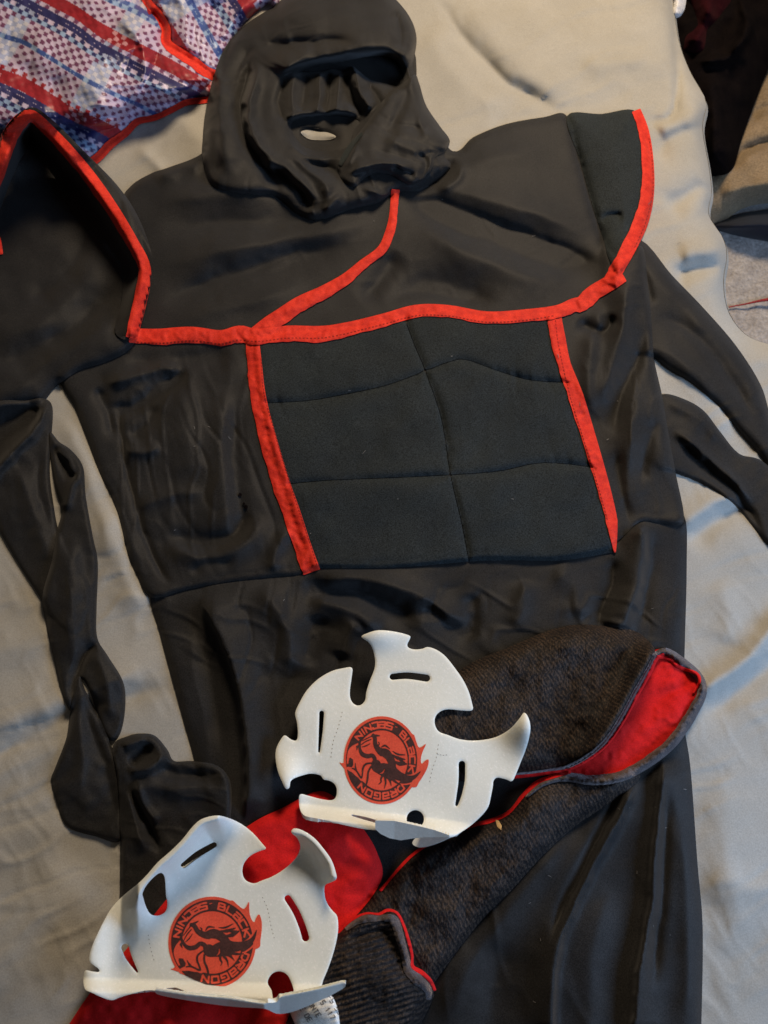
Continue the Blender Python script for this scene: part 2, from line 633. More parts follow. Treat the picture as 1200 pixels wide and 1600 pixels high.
def setting():
    floor_pts = [(900, -255), (1490, -255), (1490, 760), (900, 760)]
    o, _ = piece('carpet', floor_pts, M_CARPET, level=-250, thick=0, noise=[(5, 60), (2, 18)], step=6, curve=False, write=True)
    o['kind'] = 'structure'
    sheet_folds = [
        ([(670, -20), (700, 25), (728, 62), (768, 106), (818, 146), (900, 190)], -5.5, 12, 7, 0.3),
        ([(720, -10), (770, 60), (830, 115), (905, 160)], 4, 25, 30),
        ([(660, 30), (690, 90), (740, 150), (800, 175)], 4, 22, 30),
        ([(770, -20), (850, 50), (930, 70), (1040, 20)], 3, 40, 40),
        ([(900, 110), (960, 100), (1055, 92)], 3, 12, 22),
        ([(1055, -40), (1057, 60), (1057, 120), (1050, 180), (1000, 190)], -5, 7, 4),
        ([(1025, 205), (1070, 190), (1102, 168)], 5, 16, 20),
        ([(1015, 250), (1050, 215), (1090, 195)], -4, 12, 16),
        ([(1040, 330), (1078, 300), (1108, 285)], -5, 14, 14),
        ([(1050, 440), (1090, 420), (1132, 418)], -6, 12, 9),
        ([(1060, 400), (1090, 395), (1132, 390)], 4, 16, 16),
        ([(1060, 832), (1085, 805), (1120, 785), (1160, 775)], 5, 18, 10),
        ([(1070, 855), (1120, 815), (1180, 790)], -4, 14, 16),
        ([(1075, 1100), (1110, 1072), (1150, 1045), (1190, 1005), (1240, 930)], 7, 16, 12),
        ([(1085, 1125), (1120, 1105), (1165, 1070), (1215, 1030), (1260, 960)], -4, 14, 16),
        ([(1080, 1400), (1130, 1380), (1200, 1390), (1300, 1360)], 2.5, 20, 26),
        ([(-60, 1190), (0, 1172), (50, 1148), (110, 1118), (180, 1095), (280, 1062)], -3.2, 20, 12),
        ([(-60, 1150), (10, 1130), (80, 1098), (150, 1075), (260, 1035)], 3.5, 26, 18),
        ([(-80, 1020), (20, 1010), (70, 990), (100, 970)], 3, 25, 25),
        ([(-80, 1330), (0, 1310), (60, 1290), (120, 1310)], 2.5, 30, 40),
        ([(-60, 1560), (20, 1480), (80, 1400), (120, 1330)], 3, 35, 40),
        ([(160, 780), (190, 880), (225, 970)], 3, 18, 20),
        ([(210, 230), (250, 262), (280, 290)], 3, 9, 12),
        ([(240, 160), (300, 200), (330, 260)], 4, 20, 25),
        ([(90, 640), (120, 700), (150, 780), (180, 900)], 3, 16, 18),
        ([(1060, 560), (1100, 610), (1140, 690)], 3, 22, 22),
        ([(1120, 900), (1140, 960), (1130, 1010)], 2, 20, 20),
        ([(1140, 1200), (1130, 1300), (1160, 1500)], 2.5, 28, 28),
    ]
    ol = EDGE + [(1490, 1830), (-290, 1830), (-290, -250)]
    sm = spline(EDGE, 5).tolist() + ol[len(EDGE):]

    def fall(P, di):
        # the mattress edge rounds off on the right hand side
        e = np.maximum(-sd_stroke(P, np.array(EDGE), 0.0), -1e6)
        q = sd_stroke(P, spline(EDGE, 3), 0.0)
        return -22 * np.exp(-q / 11)
    o, H = piece('bed_sheet', sm, M_SHEET, level=0, thick=0, folds=sheet_folds, fscale=1.35, fwid=1.15,
                 noise=[(2.2, 170), (0.7, 70), (0.2, 26)], wrinkles=[(1.3, 30, R(-28), 6), (-1.0, 36, R(-20), 6), (0.7, 18, R(60), 5)], step=4.5, curve=False, rise=fall, fade=5)
    o['kind'] = 'structure'
    # the side of the sheet, hanging to the floor
    e = spline(EDGE, 6)
    top = world(e, H(e + np.array([-1.0, 0])))
    rows = [top]
    for k, (dx, dz) in enumerate([(0.004, -0.006), (0.006, -0.02), (0.002, -0.07), (-0.004, -0.15), (-0.006, -0.235)]):
        t = top.copy()
        t[:, 0] += dx + 0.004 * np.sin(np.arange(len(t)) * 0.55) * (k > 1)
        t[:, 2] += dz
        rows.append(t)
    V = np.concatenate(rows)
    n = len(top)
    F = [[r * n + i, r * n + i + 1, (r + 1) * n + i + 1, (r + 1) * n + i] for r in range(5) for i in range(n - 1)]
    s = link('hanging_side', V, F, M_SHEET, o)


setting()


# ------------------------------------------------------------------ things on the floor beside the bed
def floor_things():
    def fp(name, label, cat, ol, mat, lvl, th, **kw):
        o, H = piece(name, ol, mat, None, level=lvl, thick=th, **kw)
        o['label'] = label
        o['category'] = cat
        return o
    fp('tan_blanket', 'fuzzy tan blanket heaped on the floor beside the bed', 'blanket',
       [(1040, 350), (1080, 230), (1130, 190), (1175, 110), (1260, 60), (1400, 60), (1400, 330), (1260, 322), (1200, 318), (1160, 326), (1118, 350)],
       M_TAN, -240, 50, w=34, folds=[([(1130, 275), (1165, 235), (1200, 222), (1260, 220)], -15, 9, 7),
                                     ([(1165, 190), (1190, 170), (1230, 158)], -9, 8, 7),
                                     ([(1120, 300), (1180, 290), (1240, 280)], 14, 20, 16)], noise=[(4, 70), (1.5, 20)], step=3)
    fp('navy_garment', 'navy cloth sleeve poking out under the tan blanket', 'garment',
       [(1108, 352), (1140, 338), (1180, 330), (1240, 326), (1400, 330), (1400, 392), (1240, 382), (1180, 374), (1135, 364)],
       M_NAVY, -245, 30, w=12, folds=[([(1120, 355), (1180, 352), (1240, 355)], 10, 6, 6)], noise=[(2, 30)])
    fp('dark_plush_coat', 'dark brown plush coat slumped beside the bed in the corner', 'coat',
       [(1000, -250), (1400, -250), (1320, -60), (1262, -10), (1225, 60), (1200, 108), (1178, 165), (1160, 215), (1146, 262), (1128, 276),
        (1085, 262), (1060, 180), (1020, 60)],
       M_DARK, -200, 60, w=22, folds=[([(1080, 95), (1130, 92), (1160, 60), (1180, 10)], 16, 9, 9),
                                      ([(1150, -20), (1165, 40), (1140, 90)], 14, 8, 8),
                                      ([(1105, 110), (1120, 170), (1130, 250)], 12, 16, 18)], noise=[(8, 55), (4, 22)])
    fp('wine_red_scarf', 'wine red plush scarf bunched on the dark coat', 'scarf',
       [(1068, -40), (1140, -50), (1148, 0), (1130, 30), (1112, 55), (1108, 80), (1090, 92), (1066, 80), (1068, 55), (1082, 30)],
       M_WINE, -150, 26, w=12, bumps=[(1090, 60, 18, 18, 12), (1105, 15, 16, 18, 12)], noise=[(7, 24), (3, 11)])
    fp('white_plush_toy', 'small white fluffy tuft at the top edge of the bed', 'soft toy',
       [(1048, -40), (1072, -40), (1072, 2), (1066, 22), (1056, 28), (1046, 20)],
       M_WHITE, -30, 14, w=6, noise=[(4, 10), (2, 5)], step=2)
    c = ribbon([(1138, 480), (1165, 475), (1200, 468), (1260, 462)], [2, 2.5, 5, 6])
    fp('red_ribbon', 'thin red ribbon end lying on the grey carpet', 'ribbon', c, M_WINE2, -243, 5, w=3, step=1.5, curve=False)


floor_things()

# ------------------------------------------------------------------ woven plaid bag
PAL = {k: np.array(srgb(*v)) for k, v in dict(
    lilac=(186, 172, 198), purple=(104, 58, 92), red=(142, 34, 44), sky=(138, 162, 198), white=(190, 190, 204), navy=(44, 44, 92),
    blue=(58, 80, 140), pink=(196, 140, 150)).items()}


def plaid(ang, ou, ov, pitch=8.4):
    ca, sa = math.cos(ang), math.sin(ang)

    def f(P):
        x = P[:, 0] + 5 * vnoise(P, 70, 2.2)
        y = P[:, 1] + 5 * vnoise(P, 60, 7.2)
        u = x * ca + y * sa + ou
        v = -x * sa + y * ca + ov
        cu, cv = np.floor(u / pitch), np.floor(v / (pitch * .8))
        fu, fv = u / pitch - cu, v / (pitch * .8) - cv
        uq, vq = (cu + .5) * pitch, (cv + .5) * pitch * .8
        vm = vq % 131
        um = uq % 150
        n = len(P)
        ground = np.tile(PAL['lilac'], (n, 1))
        warp = np.tile(PAL['purple'], (n, 1))

        def band(mask, g, w):
            ground[mask] = PAL[g]
            warp[mask] = PAL[w]
        band((vm > 108) & (vm < 128), 'lilac', 'navy')
        band((vm > 0) & (vm < 10), 'sky', 'navy')
        band((vm > 10) & (vm < 20), 'lilac', 'purple')
        band((vm > 38) & (vm < 49), 'sky', 'blue')
        lw = (um > 24) & (um < 60)
        ground[lw] = ground[lw] * 0.35 + PAL['sky'] * 0.65
        w2 = lw & (((vm > 50) & (vm < 84)) | ((vm > 12) & (vm < 38)))
        warp[w2] = PAL['white']
        rd = (vm > 86) & (vm < 107)
        ground[rd] = PAL['red']
        warp[rd] = PAL['red'] * 1.15
        rd2 = rd & lw
        warp[rd2] = PAL['pink']
        rdm = (vm > 83) & (vm <= 86)
        warp[rdm] = PAL['red']
        over = ((cu + cv) % 2 == 0)
        inside = (np.abs(fu - .5) < .44) & (np.abs(fv - .5) < .46)
        solid = (vm > 108) & (vm < 122) | ((vm > 40) & (vm < 47) & (cu % 3 > 0))
        dot = np.hypot((fu - .5) / .40, (fv - .5) / .44) < 1
        plain = (vm > 38) & (vm < 84) & ~lw
        inside = np.where(plain, dot, inside)
        pick = (over & inside) | (solid & (np.abs(fv - .5) < .48))
        c = np.where(pick[:, None], warp, ground)
        edge = (np.abs(fu - .5) > .46) | (np.abs(fv - .5) > .47)
        c = np.where((edge & ~pick)[:, None], c * 0.86, c)
        jit = 1 + 0.10 * _lat[(cu.astype(int)) % 64, (cv.astype(int)) % 64]
        return np.clip(c * jit[:, None], 0, 1)

    def relief(P, di):
        x = P[:, 0] + 5 * vnoise(P, 70, 2.2)
        y = P[:, 1] + 5 * vnoise(P, 60, 7.2)
        u = x * ca + y * sa + ou
        v = -x * sa + y * ca + ov
        return 0.22 * np.sin(math.pi * u / pitch) * np.sin(math.pi * v / (pitch * .8))
    return f, relief


def bag():
    t = thing('shopping_bag', 'blue and red plaid woven plastic bag with red piping, slumped on the bed', 'bag', (120, 120))
    f1, r1 = plaid(R(29), 0, 0)
    f2, r2 = plaid(R(58), 40, 30, 7.6)
    hem = [(-200, -230), (300, -230), (330, -60), (300, 30), (335, 110), (336, 150), (312, 154), (285, 160), (262, 172), (240, 182),
           (214, 186), (196, 205), (172, 222), (150, 246), (120, 262), (60, 280), (-80, 290), (-220, 290)]
    piece('lower_gusset', hem, M_BAG, t, thick=18, w=14, blur=6, colour=f1, step=2.6, noise=[(2, 30)],
          folds=[([(140, 235), (200, 190), (250, 176), (330, 150)], -4, 9, 12)])
    main = [(-200, -230), (215, -230), (218, -20), (224, 4), (240, 22), (253, 42), (254, 64), (268, 76), (294, 92), (318, 110), (330, 124),
            (318, 140), (300, 151), (262, 160), (214, 168), (196, 184), (176, 200), (140, 205), (90, 200), (40, 205), (-60, 215), (-220, 220)]
    piece('woven_panel', main, M_BAG, t, wrinkles=[(2.0, 40, R(20), 3), (-1.8, 46, R(100), 3)], thick=26, w=12, blur=6, colour=f1, step=1.7, rise=r1,
          folds=[([(180, 20), (215, 60), (225, 110), (208, 160)], 7, 12, 9), ([(230, 90), (262, 120), (300, 135)], -6, 12, 8),
                 ([(20, 0), (60, 70), (130, 130), (190, 160)], 5, 30, 26), ([(245, 70), (235, 110), (210, 150)], -5, 8, 10),
                 ([(90, 190), (150, 186), (205, 170)], -5, 8, 8)],
          noise=[(4, 60), (1.6, 24)])
    side = [(226, -230), (470, -230), (440, -10), (418, 6), (396, 22), (378, 42), (362, 66), (350, 92), (342, 124), (326, 112), (296, 92),
            (270, 76), (257, 62), (256, 40), (242, 20), (228, 0)]
    piece('woven_panel', side, M_BAG, t, wrinkles=[(2.2, 26, R(70), 3)], thick=16, w=10, blur=5, colour=f2, step=1.7, rise=r2,
          folds=[([(270, -10), (300, 30), (330, 80)], 5, 9, 12), ([(330, -10), (345, 30), (350, 80)], -6, 8, 10),
                 ([(390, 0), (370, 30), (345, 70)], 5, 9, 9)], noise=[(5, 30), (2, 14)])
    piece('piping', ribbon([(216, -120), (220, -30), (230, 2), (247, 22), (259, 44), (260, 66), (276, 80), (300, 95), (322, 112), (346, 121)],
                           [13, 13, 15, 17, 17]), M_RED, t, thick=4, w=4, blur=4, step=1.8, curve=False)
    piece('piping', ribbon([(346, 148), (322, 156), (292, 160), (268, 172), (242, 184), (215, 190), (196, 208), (172, 226), (148, 250), (110, 270)],
                           [9, 10, 9, 11, 14, 14]), M_RED, t, thick=3, w=4, blur=4, step=1.8, curve=False)


bag()


# ------------------------------------------------------------------ the costume
C = thing('ninja_costume', 'black hooded costume top with red trim and padded front, spread flat on the sheet', 'costume', (620, 700))
SASH_R = thing('cloth_sash', 'black cloth strip emerging from under the right side of the costume', 'sash', (1120, 700))


def costume():
    wr = [(0.5, 40), (0.25, 16)]
    # right arm and the strip beside it
    piece('sleeve', [(940, 380), (1000, 374), (1050, 430), (1100, 482), (1150, 540), (1188, 600), (1204, 650), (1240, 760), (1230, 780), (1196, 724),
                     (1176, 698), (1155, 675), (1125, 636), (1080, 598), (1045, 578), (1015, 556), (960, 540)],
          M_BLACK, C, fscale=0.45, fwid=1.2, warp=2, thick=13, w=7, step=3,
          folds=[([(1005, 400), (1060, 470), (1120, 530), (1170, 600), (1205, 690)], 5, 20, 16),
                 ([(1010, 505), (1050, 500), (1095, 530), (1140, 585), (1185, 670)], -8, 12, 9),
                 ([(1000, 410), (1010, 440), (1018, 480)], -6, 5, 7),
                 ([(1015, 545), (1060, 560), (1120, 610)], 4, 8, 8)], noise=[(1.6, 50), (0.7, 20, 0.9, 2.5)])
    piece('cloth_band', [(1000, 640), (1034, 616), (1070, 624), (1100, 642), (1125, 674), (1155, 709), (1196, 724), (1260, 800), (1260, 900), (1205, 856),
                         (1176, 820), (1146, 786), (1120, 768), (1085, 750), (1052, 738), (1010, 720)],
          M_BLACK, SASH_R, thick=7.2, w=2.6, step=3,
          folds=[([(1040, 678), (1070, 700), (1100, 728), (1135, 762), (1168, 800), (1200, 850)], -7, 5, 9),
                 ([(1050, 670), (1090, 700), (1130, 735), (1180, 790)], 5, 8, 6),
                 ([(1035, 625), (1090, 650), (1140, 710)], 3, 10, 10)], noise=[(1.2, 40), (0.5, 16)])
    # lower part of the costume
    skirt = [(236, 938), (290, 926), (350, 914), (420, 906), (470, 901), (500, 890), (600, 891), (720, 881), (760, 877), (850, 880), (930, 868),
             (965, 850), (1000, 818), (1030, 820), (1069, 819), (1073, 900), (1070, 1010), (1068, 1120), (1079, 1200), (1090, 1350), (1098, 1450),
             (1096, 1600), (1090, 1830), (250, 1830), (290, 1500), (330, 1300), (304, 1188), (288, 1130), (268, 1058), (250, 990)]
    skirt = [(x, y - 13 if y < 945 else y) for x, y in skirt]
    piece('lower_section', skirt, M_BLACK, C, thick=9, w=7, step=3, fscale=1.35, fwid=1.25, warp=2.2, wrinkles=[(1.2, 46, R(82), 8, 1000, 3000), (1.5, 26, R(25), 4, 890, 1060), (-1.4, 24, R(100), 4, 890, 1100)],
          folds=[([(316, 925), (332, 970), (356, 1020), (376, 1090), (386, 1170), (386, 1290)], 8, 26, 4, 0.12),
                 ([(300, 940), (322, 1020), (340, 1110), (345, 1190)], -3, 14, 14),
                 ([(468, 900), (500, 925), (560, 925), (610, 950), (660, 975)], -8, 14, 12),
                 ([(480, 935), (540, 955), (600, 985)], 6, 14, 12),
                 ([(480, 905), (560, 905), (640, 925), (700, 960), (740, 1000)], 7, 12, 16),
                 ([(400, 915), (430, 950), (455, 1000), (460, 1060)], 6, 16, 20),
                 ([(500, 960), (490, 1000), (470, 1040)], -6, 11, 11),
                 ([(560, 970), (540, 1000), (530, 1030)], 5, 12, 12),
                 ([(655, 935), (700, 975), (745, 1000)], -6, 14, 10),
                 ([(738, 925), (740, 970), (742, 1005)], -4, 6, 10),
                 ([(820, 905), (815, 950), (800, 985)], 3, 12, 12),
                 ([(860, 890), (900, 920), (900, 970)], 2.5, 14, 18),
                 ([(960, 868), (958, 910), (940, 955), (932, 985)], -4, 8, 8),
                 ([(1001, 818), (1004, 860), (996, 910), (978, 960), (966, 990)], 9, 9, 22, 0.08),
                 ([(1012, 822), (1016, 880), (1008, 940), (994, 985)], -3, 8, 10),
                 ([(1036, 1180), (1034, 1240), (1022, 1330), (1016, 1420), (998, 1520), (990, 1640)], 8, 22, 5, 0.1),
                 ([(1045, 1200), (1040, 1300), (1032, 1420), (1016, 1560)], -5, 8, 10),
                 ([(1002, 1210), (962, 1290), (926, 1350), (894, 1420), (868, 1500), (862, 1640)], 9, 5, 26, 0.1),
                 ([(985, 1210), (948, 1285), (912, 1350), (880, 1420), (860, 1480)], -6, 9, 7),
                 ([(900, 1290), (850, 1350), (790, 1430), (730, 1520), (690, 1620)], 5, 20, 26),
                 ([(960, 1380), (930, 1460), (920, 1560), (925, 1660)], 3, 22, 22),
                 ([(1060, 1250), (1072, 1350), (1076, 1500), (1070, 1620)], 3, 14, 14),
                 ([(800, 1470), (770, 1540), (760, 1640)], -3, 24, 24)],
          noise=[(1.8, 90), (0.3, 34)])
    torso = [(238, 270), (262, 262), (318, 238), (350, 190), (640, 180), (706, 236), (740, 214), (790, 194), (850, 183), (886, 181), (906, 250),
             (926, 320), (946, 380), (972, 402), (1003, 384), (1012, 440), (1018, 500), (1022, 560), (1035, 620), (1045, 680), (1056, 740), (1068, 816),
             (1030, 817), (1000, 815), (965, 846), (930, 864), (850, 876), (760, 873), (720, 877), (600, 887), (500, 886), (470, 897), (420, 902),
             (350, 910), (290, 922), (236, 934), (214, 898), (200, 865), (184, 800), (155, 735), (130, 670), (115, 634), (98, 606), (92, 580),
             (150, 530), (190, 510), (215, 470), (200, 400), (190, 320), (205, 290)]
    peek = [(468, 206), (478, 200), (500, 202), (524, 211), (522, 220), (500, 221), (476, 219)]
    piece('torso', torso, M_BLACK, C, peeks=[peek], thick=10, w=4.5, step=3, blur=16, fscale=1.45, fwid=1.3, warp=2.2, wrinkles=[(1.3, 30, R(84), 6, 540, 960), (-1.3, 36, R(70), 5, 540, 960), (0.9, 30, R(-18), 7, 250, 520), (0.5, 13, R(75), 4, 540, 960)],
          folds=[  # left chest
              ([(236, 322), (300, 306), (380, 304), (450, 322)], 4.5, 14, 16, 0.35),
              ([(240, 356), (330, 350), (430, 346), (530, 344)], -4, 13, 15, 0.35),
              ([(236, 424), (320, 398), (420, 376), (520, 362), (600, 340)], 5, 18, 16, 0.3),
              ([(236, 478), (310, 450), (410, 416), (500, 394), (570, 372)], -5, 14, 17, 0.3),
              ([(250, 506), (350, 482), (430, 462), (490, 436)], 3, 14, 12, 0.35),
              ([(238, 275), (280, 262), (320, 262)], 4, 10, 10),
              # right chest
              ([(618, 304), (680, 326), (735, 346), (800, 368), (870, 396), (950, 418)], -12, 9, 15, 0.25),
              ([(650, 292), (720, 302), (800, 322), (880, 350), (935, 384)], 4, 20, 12, 0.35),
              ([(628, 340), (690, 376), (770, 412), (850, 440), (910, 450)], 6, 14, 24, 0.35),
              ([(700, 275), (780, 246), (880, 236)], 4, 20, 22, 0.4),
              ([(600, 475), (640, 452), (700, 456), (790, 474)], -6, 18, 9, 0.35),
              ([(560, 470), (600, 430), (622, 390)], -4, 12, 12, 0.3),
              ([(704, 238), (700, 262), (668, 286), (636, 296)], -5, 7, 8, 0.3),
              ([(722, 250), (716, 280), (680, 300)], 3, 6, 7, 0.3),
              # left flank
              ([(190, 560), (240, 568), (300, 560), (370, 555)], -4, 12, 14),
              ([(160, 600), (200, 590), (255, 575), (290, 582)], 6, 9, 8),
              ([(165, 632), (205, 640), (250, 610), (300, 578)], -6, 9, 8),
              ([(150, 600), (168, 640), (180, 690)], -4, 7, 8),
              ([(190, 705), (230, 705), (250, 690)], 3, 8, 8),
              ([(200, 690), (230, 660), (250, 630)], -3, 8, 9),
              ([(215, 800), (245, 780), (280, 770), (320, 772)], 2.5, 9, 9),
              ([(190, 620), (192, 700), (212, 780), (232, 850), (268, 918)], -2.6, 4, 4, 0.1),
              ([(350, 600), (348, 680), (352, 760), (358, 850)], 4, 10, 18),
              ([(372, 620), (366, 700), (376, 790), (400, 860)], -3, 10, 12),
              ([(255, 852), (300, 868), (350, 866), (390, 840), (410, 800)], 5, 9, 14),
              ([(260, 835), (310, 845), (360, 838), (395, 800)], -4, 9, 10),
              ([(430, 900), (428, 870), (442, 840), (462, 830)], 4, 8, 8),
              ([(300, 900), (320, 880), (370, 880)], -2, 8, 8),
              ([(280, 600), (290, 680), (300, 760)], 2.5, 16, 18),
              # right flank
              ([(940, 470), (925, 540), (920, 600), (935, 660)], 4, 12, 14),
              ([(985, 420), (975, 500), (955, 580), (940, 640)], 5, 10, 16),
              ([(1010, 500), (995, 560), (970, 620), (960, 690)], -5, 9, 12),
              ([(1000, 600), (985, 680), (980, 760), (990, 812)], 4, 14, 12),
              ([(1030, 650), (1010, 700), (1000, 760)], -3, 8, 10),
              ([(960, 700), (975, 770), (985, 830)], -3, 9, 9),
              ([(900, 500), (940, 520), (960, 490)], -4, 8, 8)],
          noise=[(1.8, 90), (0.3, 34)])
    # left arm
    piece('sleeve', [(-160, 250), (20, 215), (90, 230), (200, 330), (225, 420), (214, 520), (200, 548), (165, 566), (122, 580), (86, 606), (66, 628), (40, 632),
                     (0, 650), (-60, 700), (-180, 760)],
          M_BLACK, C, fwid=1.2, warp=2, thick=14, w=9, step=3,
          folds=[([(170, 395), (130, 440), (80, 490), (30, 520), (-40, 540)], 6, 22, 30),
                 ([(200, 480), (150, 520), (90, 560), (20, 610), (-50, 640)], 5, 18, 14),
                 ([(190, 440), (130, 500), (60, 545), (-20, 580)], -5, 14, 16),
                 ([(140, 360), (100, 430), (40, 470)], -3, 12, 12)], noise=[(2.0, 60), (0.8, 24)])
    # shoulder wings
    piece('shoulder_flap', [(886, 181), (940, 178), (990, 172), (1005, 205), (1018, 250), (1021, 300), (1012, 350), (990, 396), (966, 428), (950, 400),
                            (944, 376), (926, 322), (906, 250)],
          M_PANEL, C, thick=5, w=3, blur=14, step=2.6, folds=[([(975, 335), (950, 340), (935, 350)], -4, 8, 6)], noise=[(1.5, 60)],
          rise=lambda P, di: 10 * (1 - np.exp(-di / 25)))

    # left wing stands up like a cup round the arm hole
    rim = [(-90, 420), (-40, 330), (-6, 260), (14, 205), (45, 176), (75, 192), (130, 252), (176, 312), (214, 375), (233, 420), (224, 468), (206, 524)]
    rs = spline(rim, 5)
    wing = [(-95, 420), (-45, 330), (-12, 258), (8, 200), (45, 168), (78, 184), (135, 240), (182, 288), (214, 335), (236, 392), (238, 425), (228, 472),
            (210, 528), (180, 520), (190, 470), (192, 425), (176, 395), (140, 345), (110, 310), (80, 270), (55, 240), (42, 236), (22, 270), (-20, 380), (-50, 440)]

    def wall(P, di):
        q = np.maximum(np.abs(sd_stroke(P, rs, 0.0)) - 10, 0)
        t = np.clip((P[:, 1] - 176) / 350, 0, 1)
        top = 46 * (1 - t) ** 0.8 + 2
        return top * np.exp(-(q / 15.0) ** 2)
    piece('shoulder_flap', wing, M_BLACK, C, thick=1.5, w=6, blur=8, step=2.2, rise=wall, noise=[(1.0, 30)])

    # hood
    shell = [(317, 250), (317, 215), (321, 175), (333, 122), (352, 74), (384, 38), (430, 8), (462, -20), (520, -46), (580, -40), (614, -6), (640, 26),
             (651, 60), (646, 104), (655, 130), (666, 165), (688, 198), (703, 220), (694, 243), (704, 262), (660, 296), (618, 300), (592, 316), (545, 328),
             (496, 344), (466, 334), (430, 306), (394, 304), (358, 300), (330, 288)]
    piece('hood_lining', [(400, 60), (520, 40), (636, 60), (650, 150), (640, 240), (540, 290), (440, 280), (400, 180)], M_BLACK, C, thick=3, w=14, step=2.6,
          blur=8, noise=[(1.2, 22)])
    brow_gap = [(470, 112), (500, 102), (530, 98), (556, 92), (580, 88), (606, 89), (624, 101), (630, 122), (622, 134), (600, 130), (578, 124), (560, 110),
                (552, 104), (540, 112), (520, 108), (500, 112)]
    slit = [(455, 194), (470, 186), (500, 182), (530, 182), (562, 188), (552, 206), (548, 222), (538, 232), (515, 236), (488, 234), (470, 225), (458, 208)]
    piece('hood_shell', shell, M_BLACK, C, thick=20, w=9, step=2.1, blur=12, holes=[brow_gap, slit], fade=5, fscale=1.1, fwid=1.05, warp=3.5,
          wrinkles=[(1.2, 28, R(70), 4), (-1.2, 34, R(100), 4), (0.9, 22, R(-20), 3)],
          bumps=[(560, 46, 110, 40, 16), (515, 150, 75, 36, -6), (500, 262, 70, 26, -5), (360, 180, 30, 110, 5)],
          folds=[([(436, 122), (452, 104), (490, 92), (535, 86), (580, 79), (618, 84), (640, 104)], 13, 22, 5, 0.1),
                 ([(395, 56), (440, 70), (500, 64), (570, 72)], -6, 9, 10, 0.3), ([(404, 66), (380, 90), (366, 120), (362, 160)], -4, 8, 12, 0.3),
                 ([(396, 84), (382, 130), (376, 180), (388, 228), (420, 266), (440, 304)], -12, 7, 9, 0.2),
                 ([(410, 96), (394, 140), (390, 190), (408, 232), (446, 266), (484, 298), (502, 326)], 9, 9, 12, 0.2),
                 ([(424, 250), (446, 278), (470, 300), (488, 334)], -9, 6, 9, 0.25),
                 ([(350, 100), (342, 160), (346, 220), (362, 284)], 6, 18, 16, 0.3),
                 ([(440, 240), (475, 262), (508, 288), (514, 325)], 6, 9, 9, 0.3),
                 ([(330, 190), (340, 240), (342, 280)], -3, 8, 8),
                 ([(395, 40), (450, 25), (520, 20), (590, 10)], 4, 18, 18, 0.35),
                 ([(615, 14), (625, 50), (622, 84)], -6, 8, 8),
                 # gathers under the brow
                 ([(500, 112), (498, 142), (490, 176)], 5, 5, 6, 0.15), ([(514, 110), (512, 146), (506, 180)], -5, 4, 5, 0.15),
                 ([(530, 108), (528, 142), (524, 178)], 5, 6, 5, 0.15), ([(541, 112), (548, 146), (566, 186)], -8, 4, 5, 0.15),
                 ([(554, 106), (562, 140), (580, 172)], 9, 8, 5, 0.15), ([(480, 116), (474, 146), (470, 178)], -4, 6, 6, 0.2),
                 ([(462, 112), (456, 144), (458, 178)], 4, 6, 6, 0.2), ([(446, 118), (436, 160), (446, 200)], -4, 7, 6, 0.25),
                 ([(572, 128), (588, 150), (600, 170)], -5, 5, 6, 0.2),
                 ([(440, 186), (480, 176), (530, 174), (566, 180)], 10, 8, 5, 0.15), ([(450, 214), (462, 236), (490, 246), (540, 244)], 4, 4, 8, 0.2),
                 ([(470, 250), (510, 262), (540, 272)], -4, 6, 6, 0.3), ([(540, 296), (524, 312), (500, 334)], 4, 8, 6, 0.3),
                 ([(560, 296), (600, 304), (640, 296)], 4, 6, 6, 0.3)],
          noise=[(1.4, 40), (0.5, 18)])
    piece('neck_label', [(470, 207), (480, 203), (497, 206), (512, 207), (525, 213), (517, 218), (500, 219), (482, 217)], M_SHEET, C, thick=3, w=3, step=1.5, blur=3)  # cream patch added to give the light spot inside the hood slit
    mask = [(596, 160), (614, 140), (632, 128), (648, 116), (655, 130), (666, 165), (688, 198), (703, 220), (693, 238), (680, 246), (676, 262), (662, 282),
            (646, 290), (630, 284), (612, 274), (588, 270), (568, 280), (554, 292), (538, 284), (528, 264), (536, 240), (554, 216), (574, 190)]
    piece('face_mask', mask, M_BLACK, C, thick=10, w=4, step=2.1, blur=8, wrinkles=[(1.3, 24, R(-40), 3), (-1.0, 26, R(20), 3)],
          folds=[([(540, 270), (580, 256), (618, 258), (650, 272)], 7, 8, 5, 0.2), ([(600, 210), (640, 232), (668, 244)], 5, 13, 10, 0.3),
                 ([(590, 206), (620, 196), (650, 200), (672, 214)], -4, 9, 10, 0.3), ([(640, 134), (626, 170), (604, 200)], -5, 7, 8, 0.3),
                 ([(658, 150), (656, 190), (676, 226)], 4, 7, 8, 0.3), ([(574, 196), (556, 228), (540, 262)], 4, 5, 8, 0.2),
                 ([(654, 236), (668, 256), (656, 282)], -6, 5, 5, 0.2), ([(664, 238), (680, 240), (694, 236)], -5, 4, 4, 0.2),
                 ([(690, 226), (684, 240), (676, 250)], 3, 4, 4, 0.2), ([(610, 262), (636, 268), (650, 280)], -5, 5, 5, 0.2)],
          noise=[(1.5, 30), (0.6, 14)])
    piece('eye_slit_band', ribbon([(531, 258), (541, 240), (550, 226), (566, 208)], [6, 9, 8, 4]), M_PANEL, C, thick=2, w=3, step=1.8, blur=3, curve=False,
          noise=[(1.2, 6)])

    # six padded panels on the front
    cs = spline([(635, 505), (648, 540), (664, 578), (690, 655), (704, 742), (722, 820), (733, 878)], 6)
    lft = spline([(396, 528), (402, 600), (414, 660), (436, 740), (456, 800), (478, 862), (488, 888)], 6)
    rgt = spline([(868, 498), (880, 560), (900, 620), (925, 700), (945, 770), (958, 820), (964, 864)], 6)

    def at(c, y):
        return np.array([np.interp(y, c[:, 1], c[:, 0]), y])
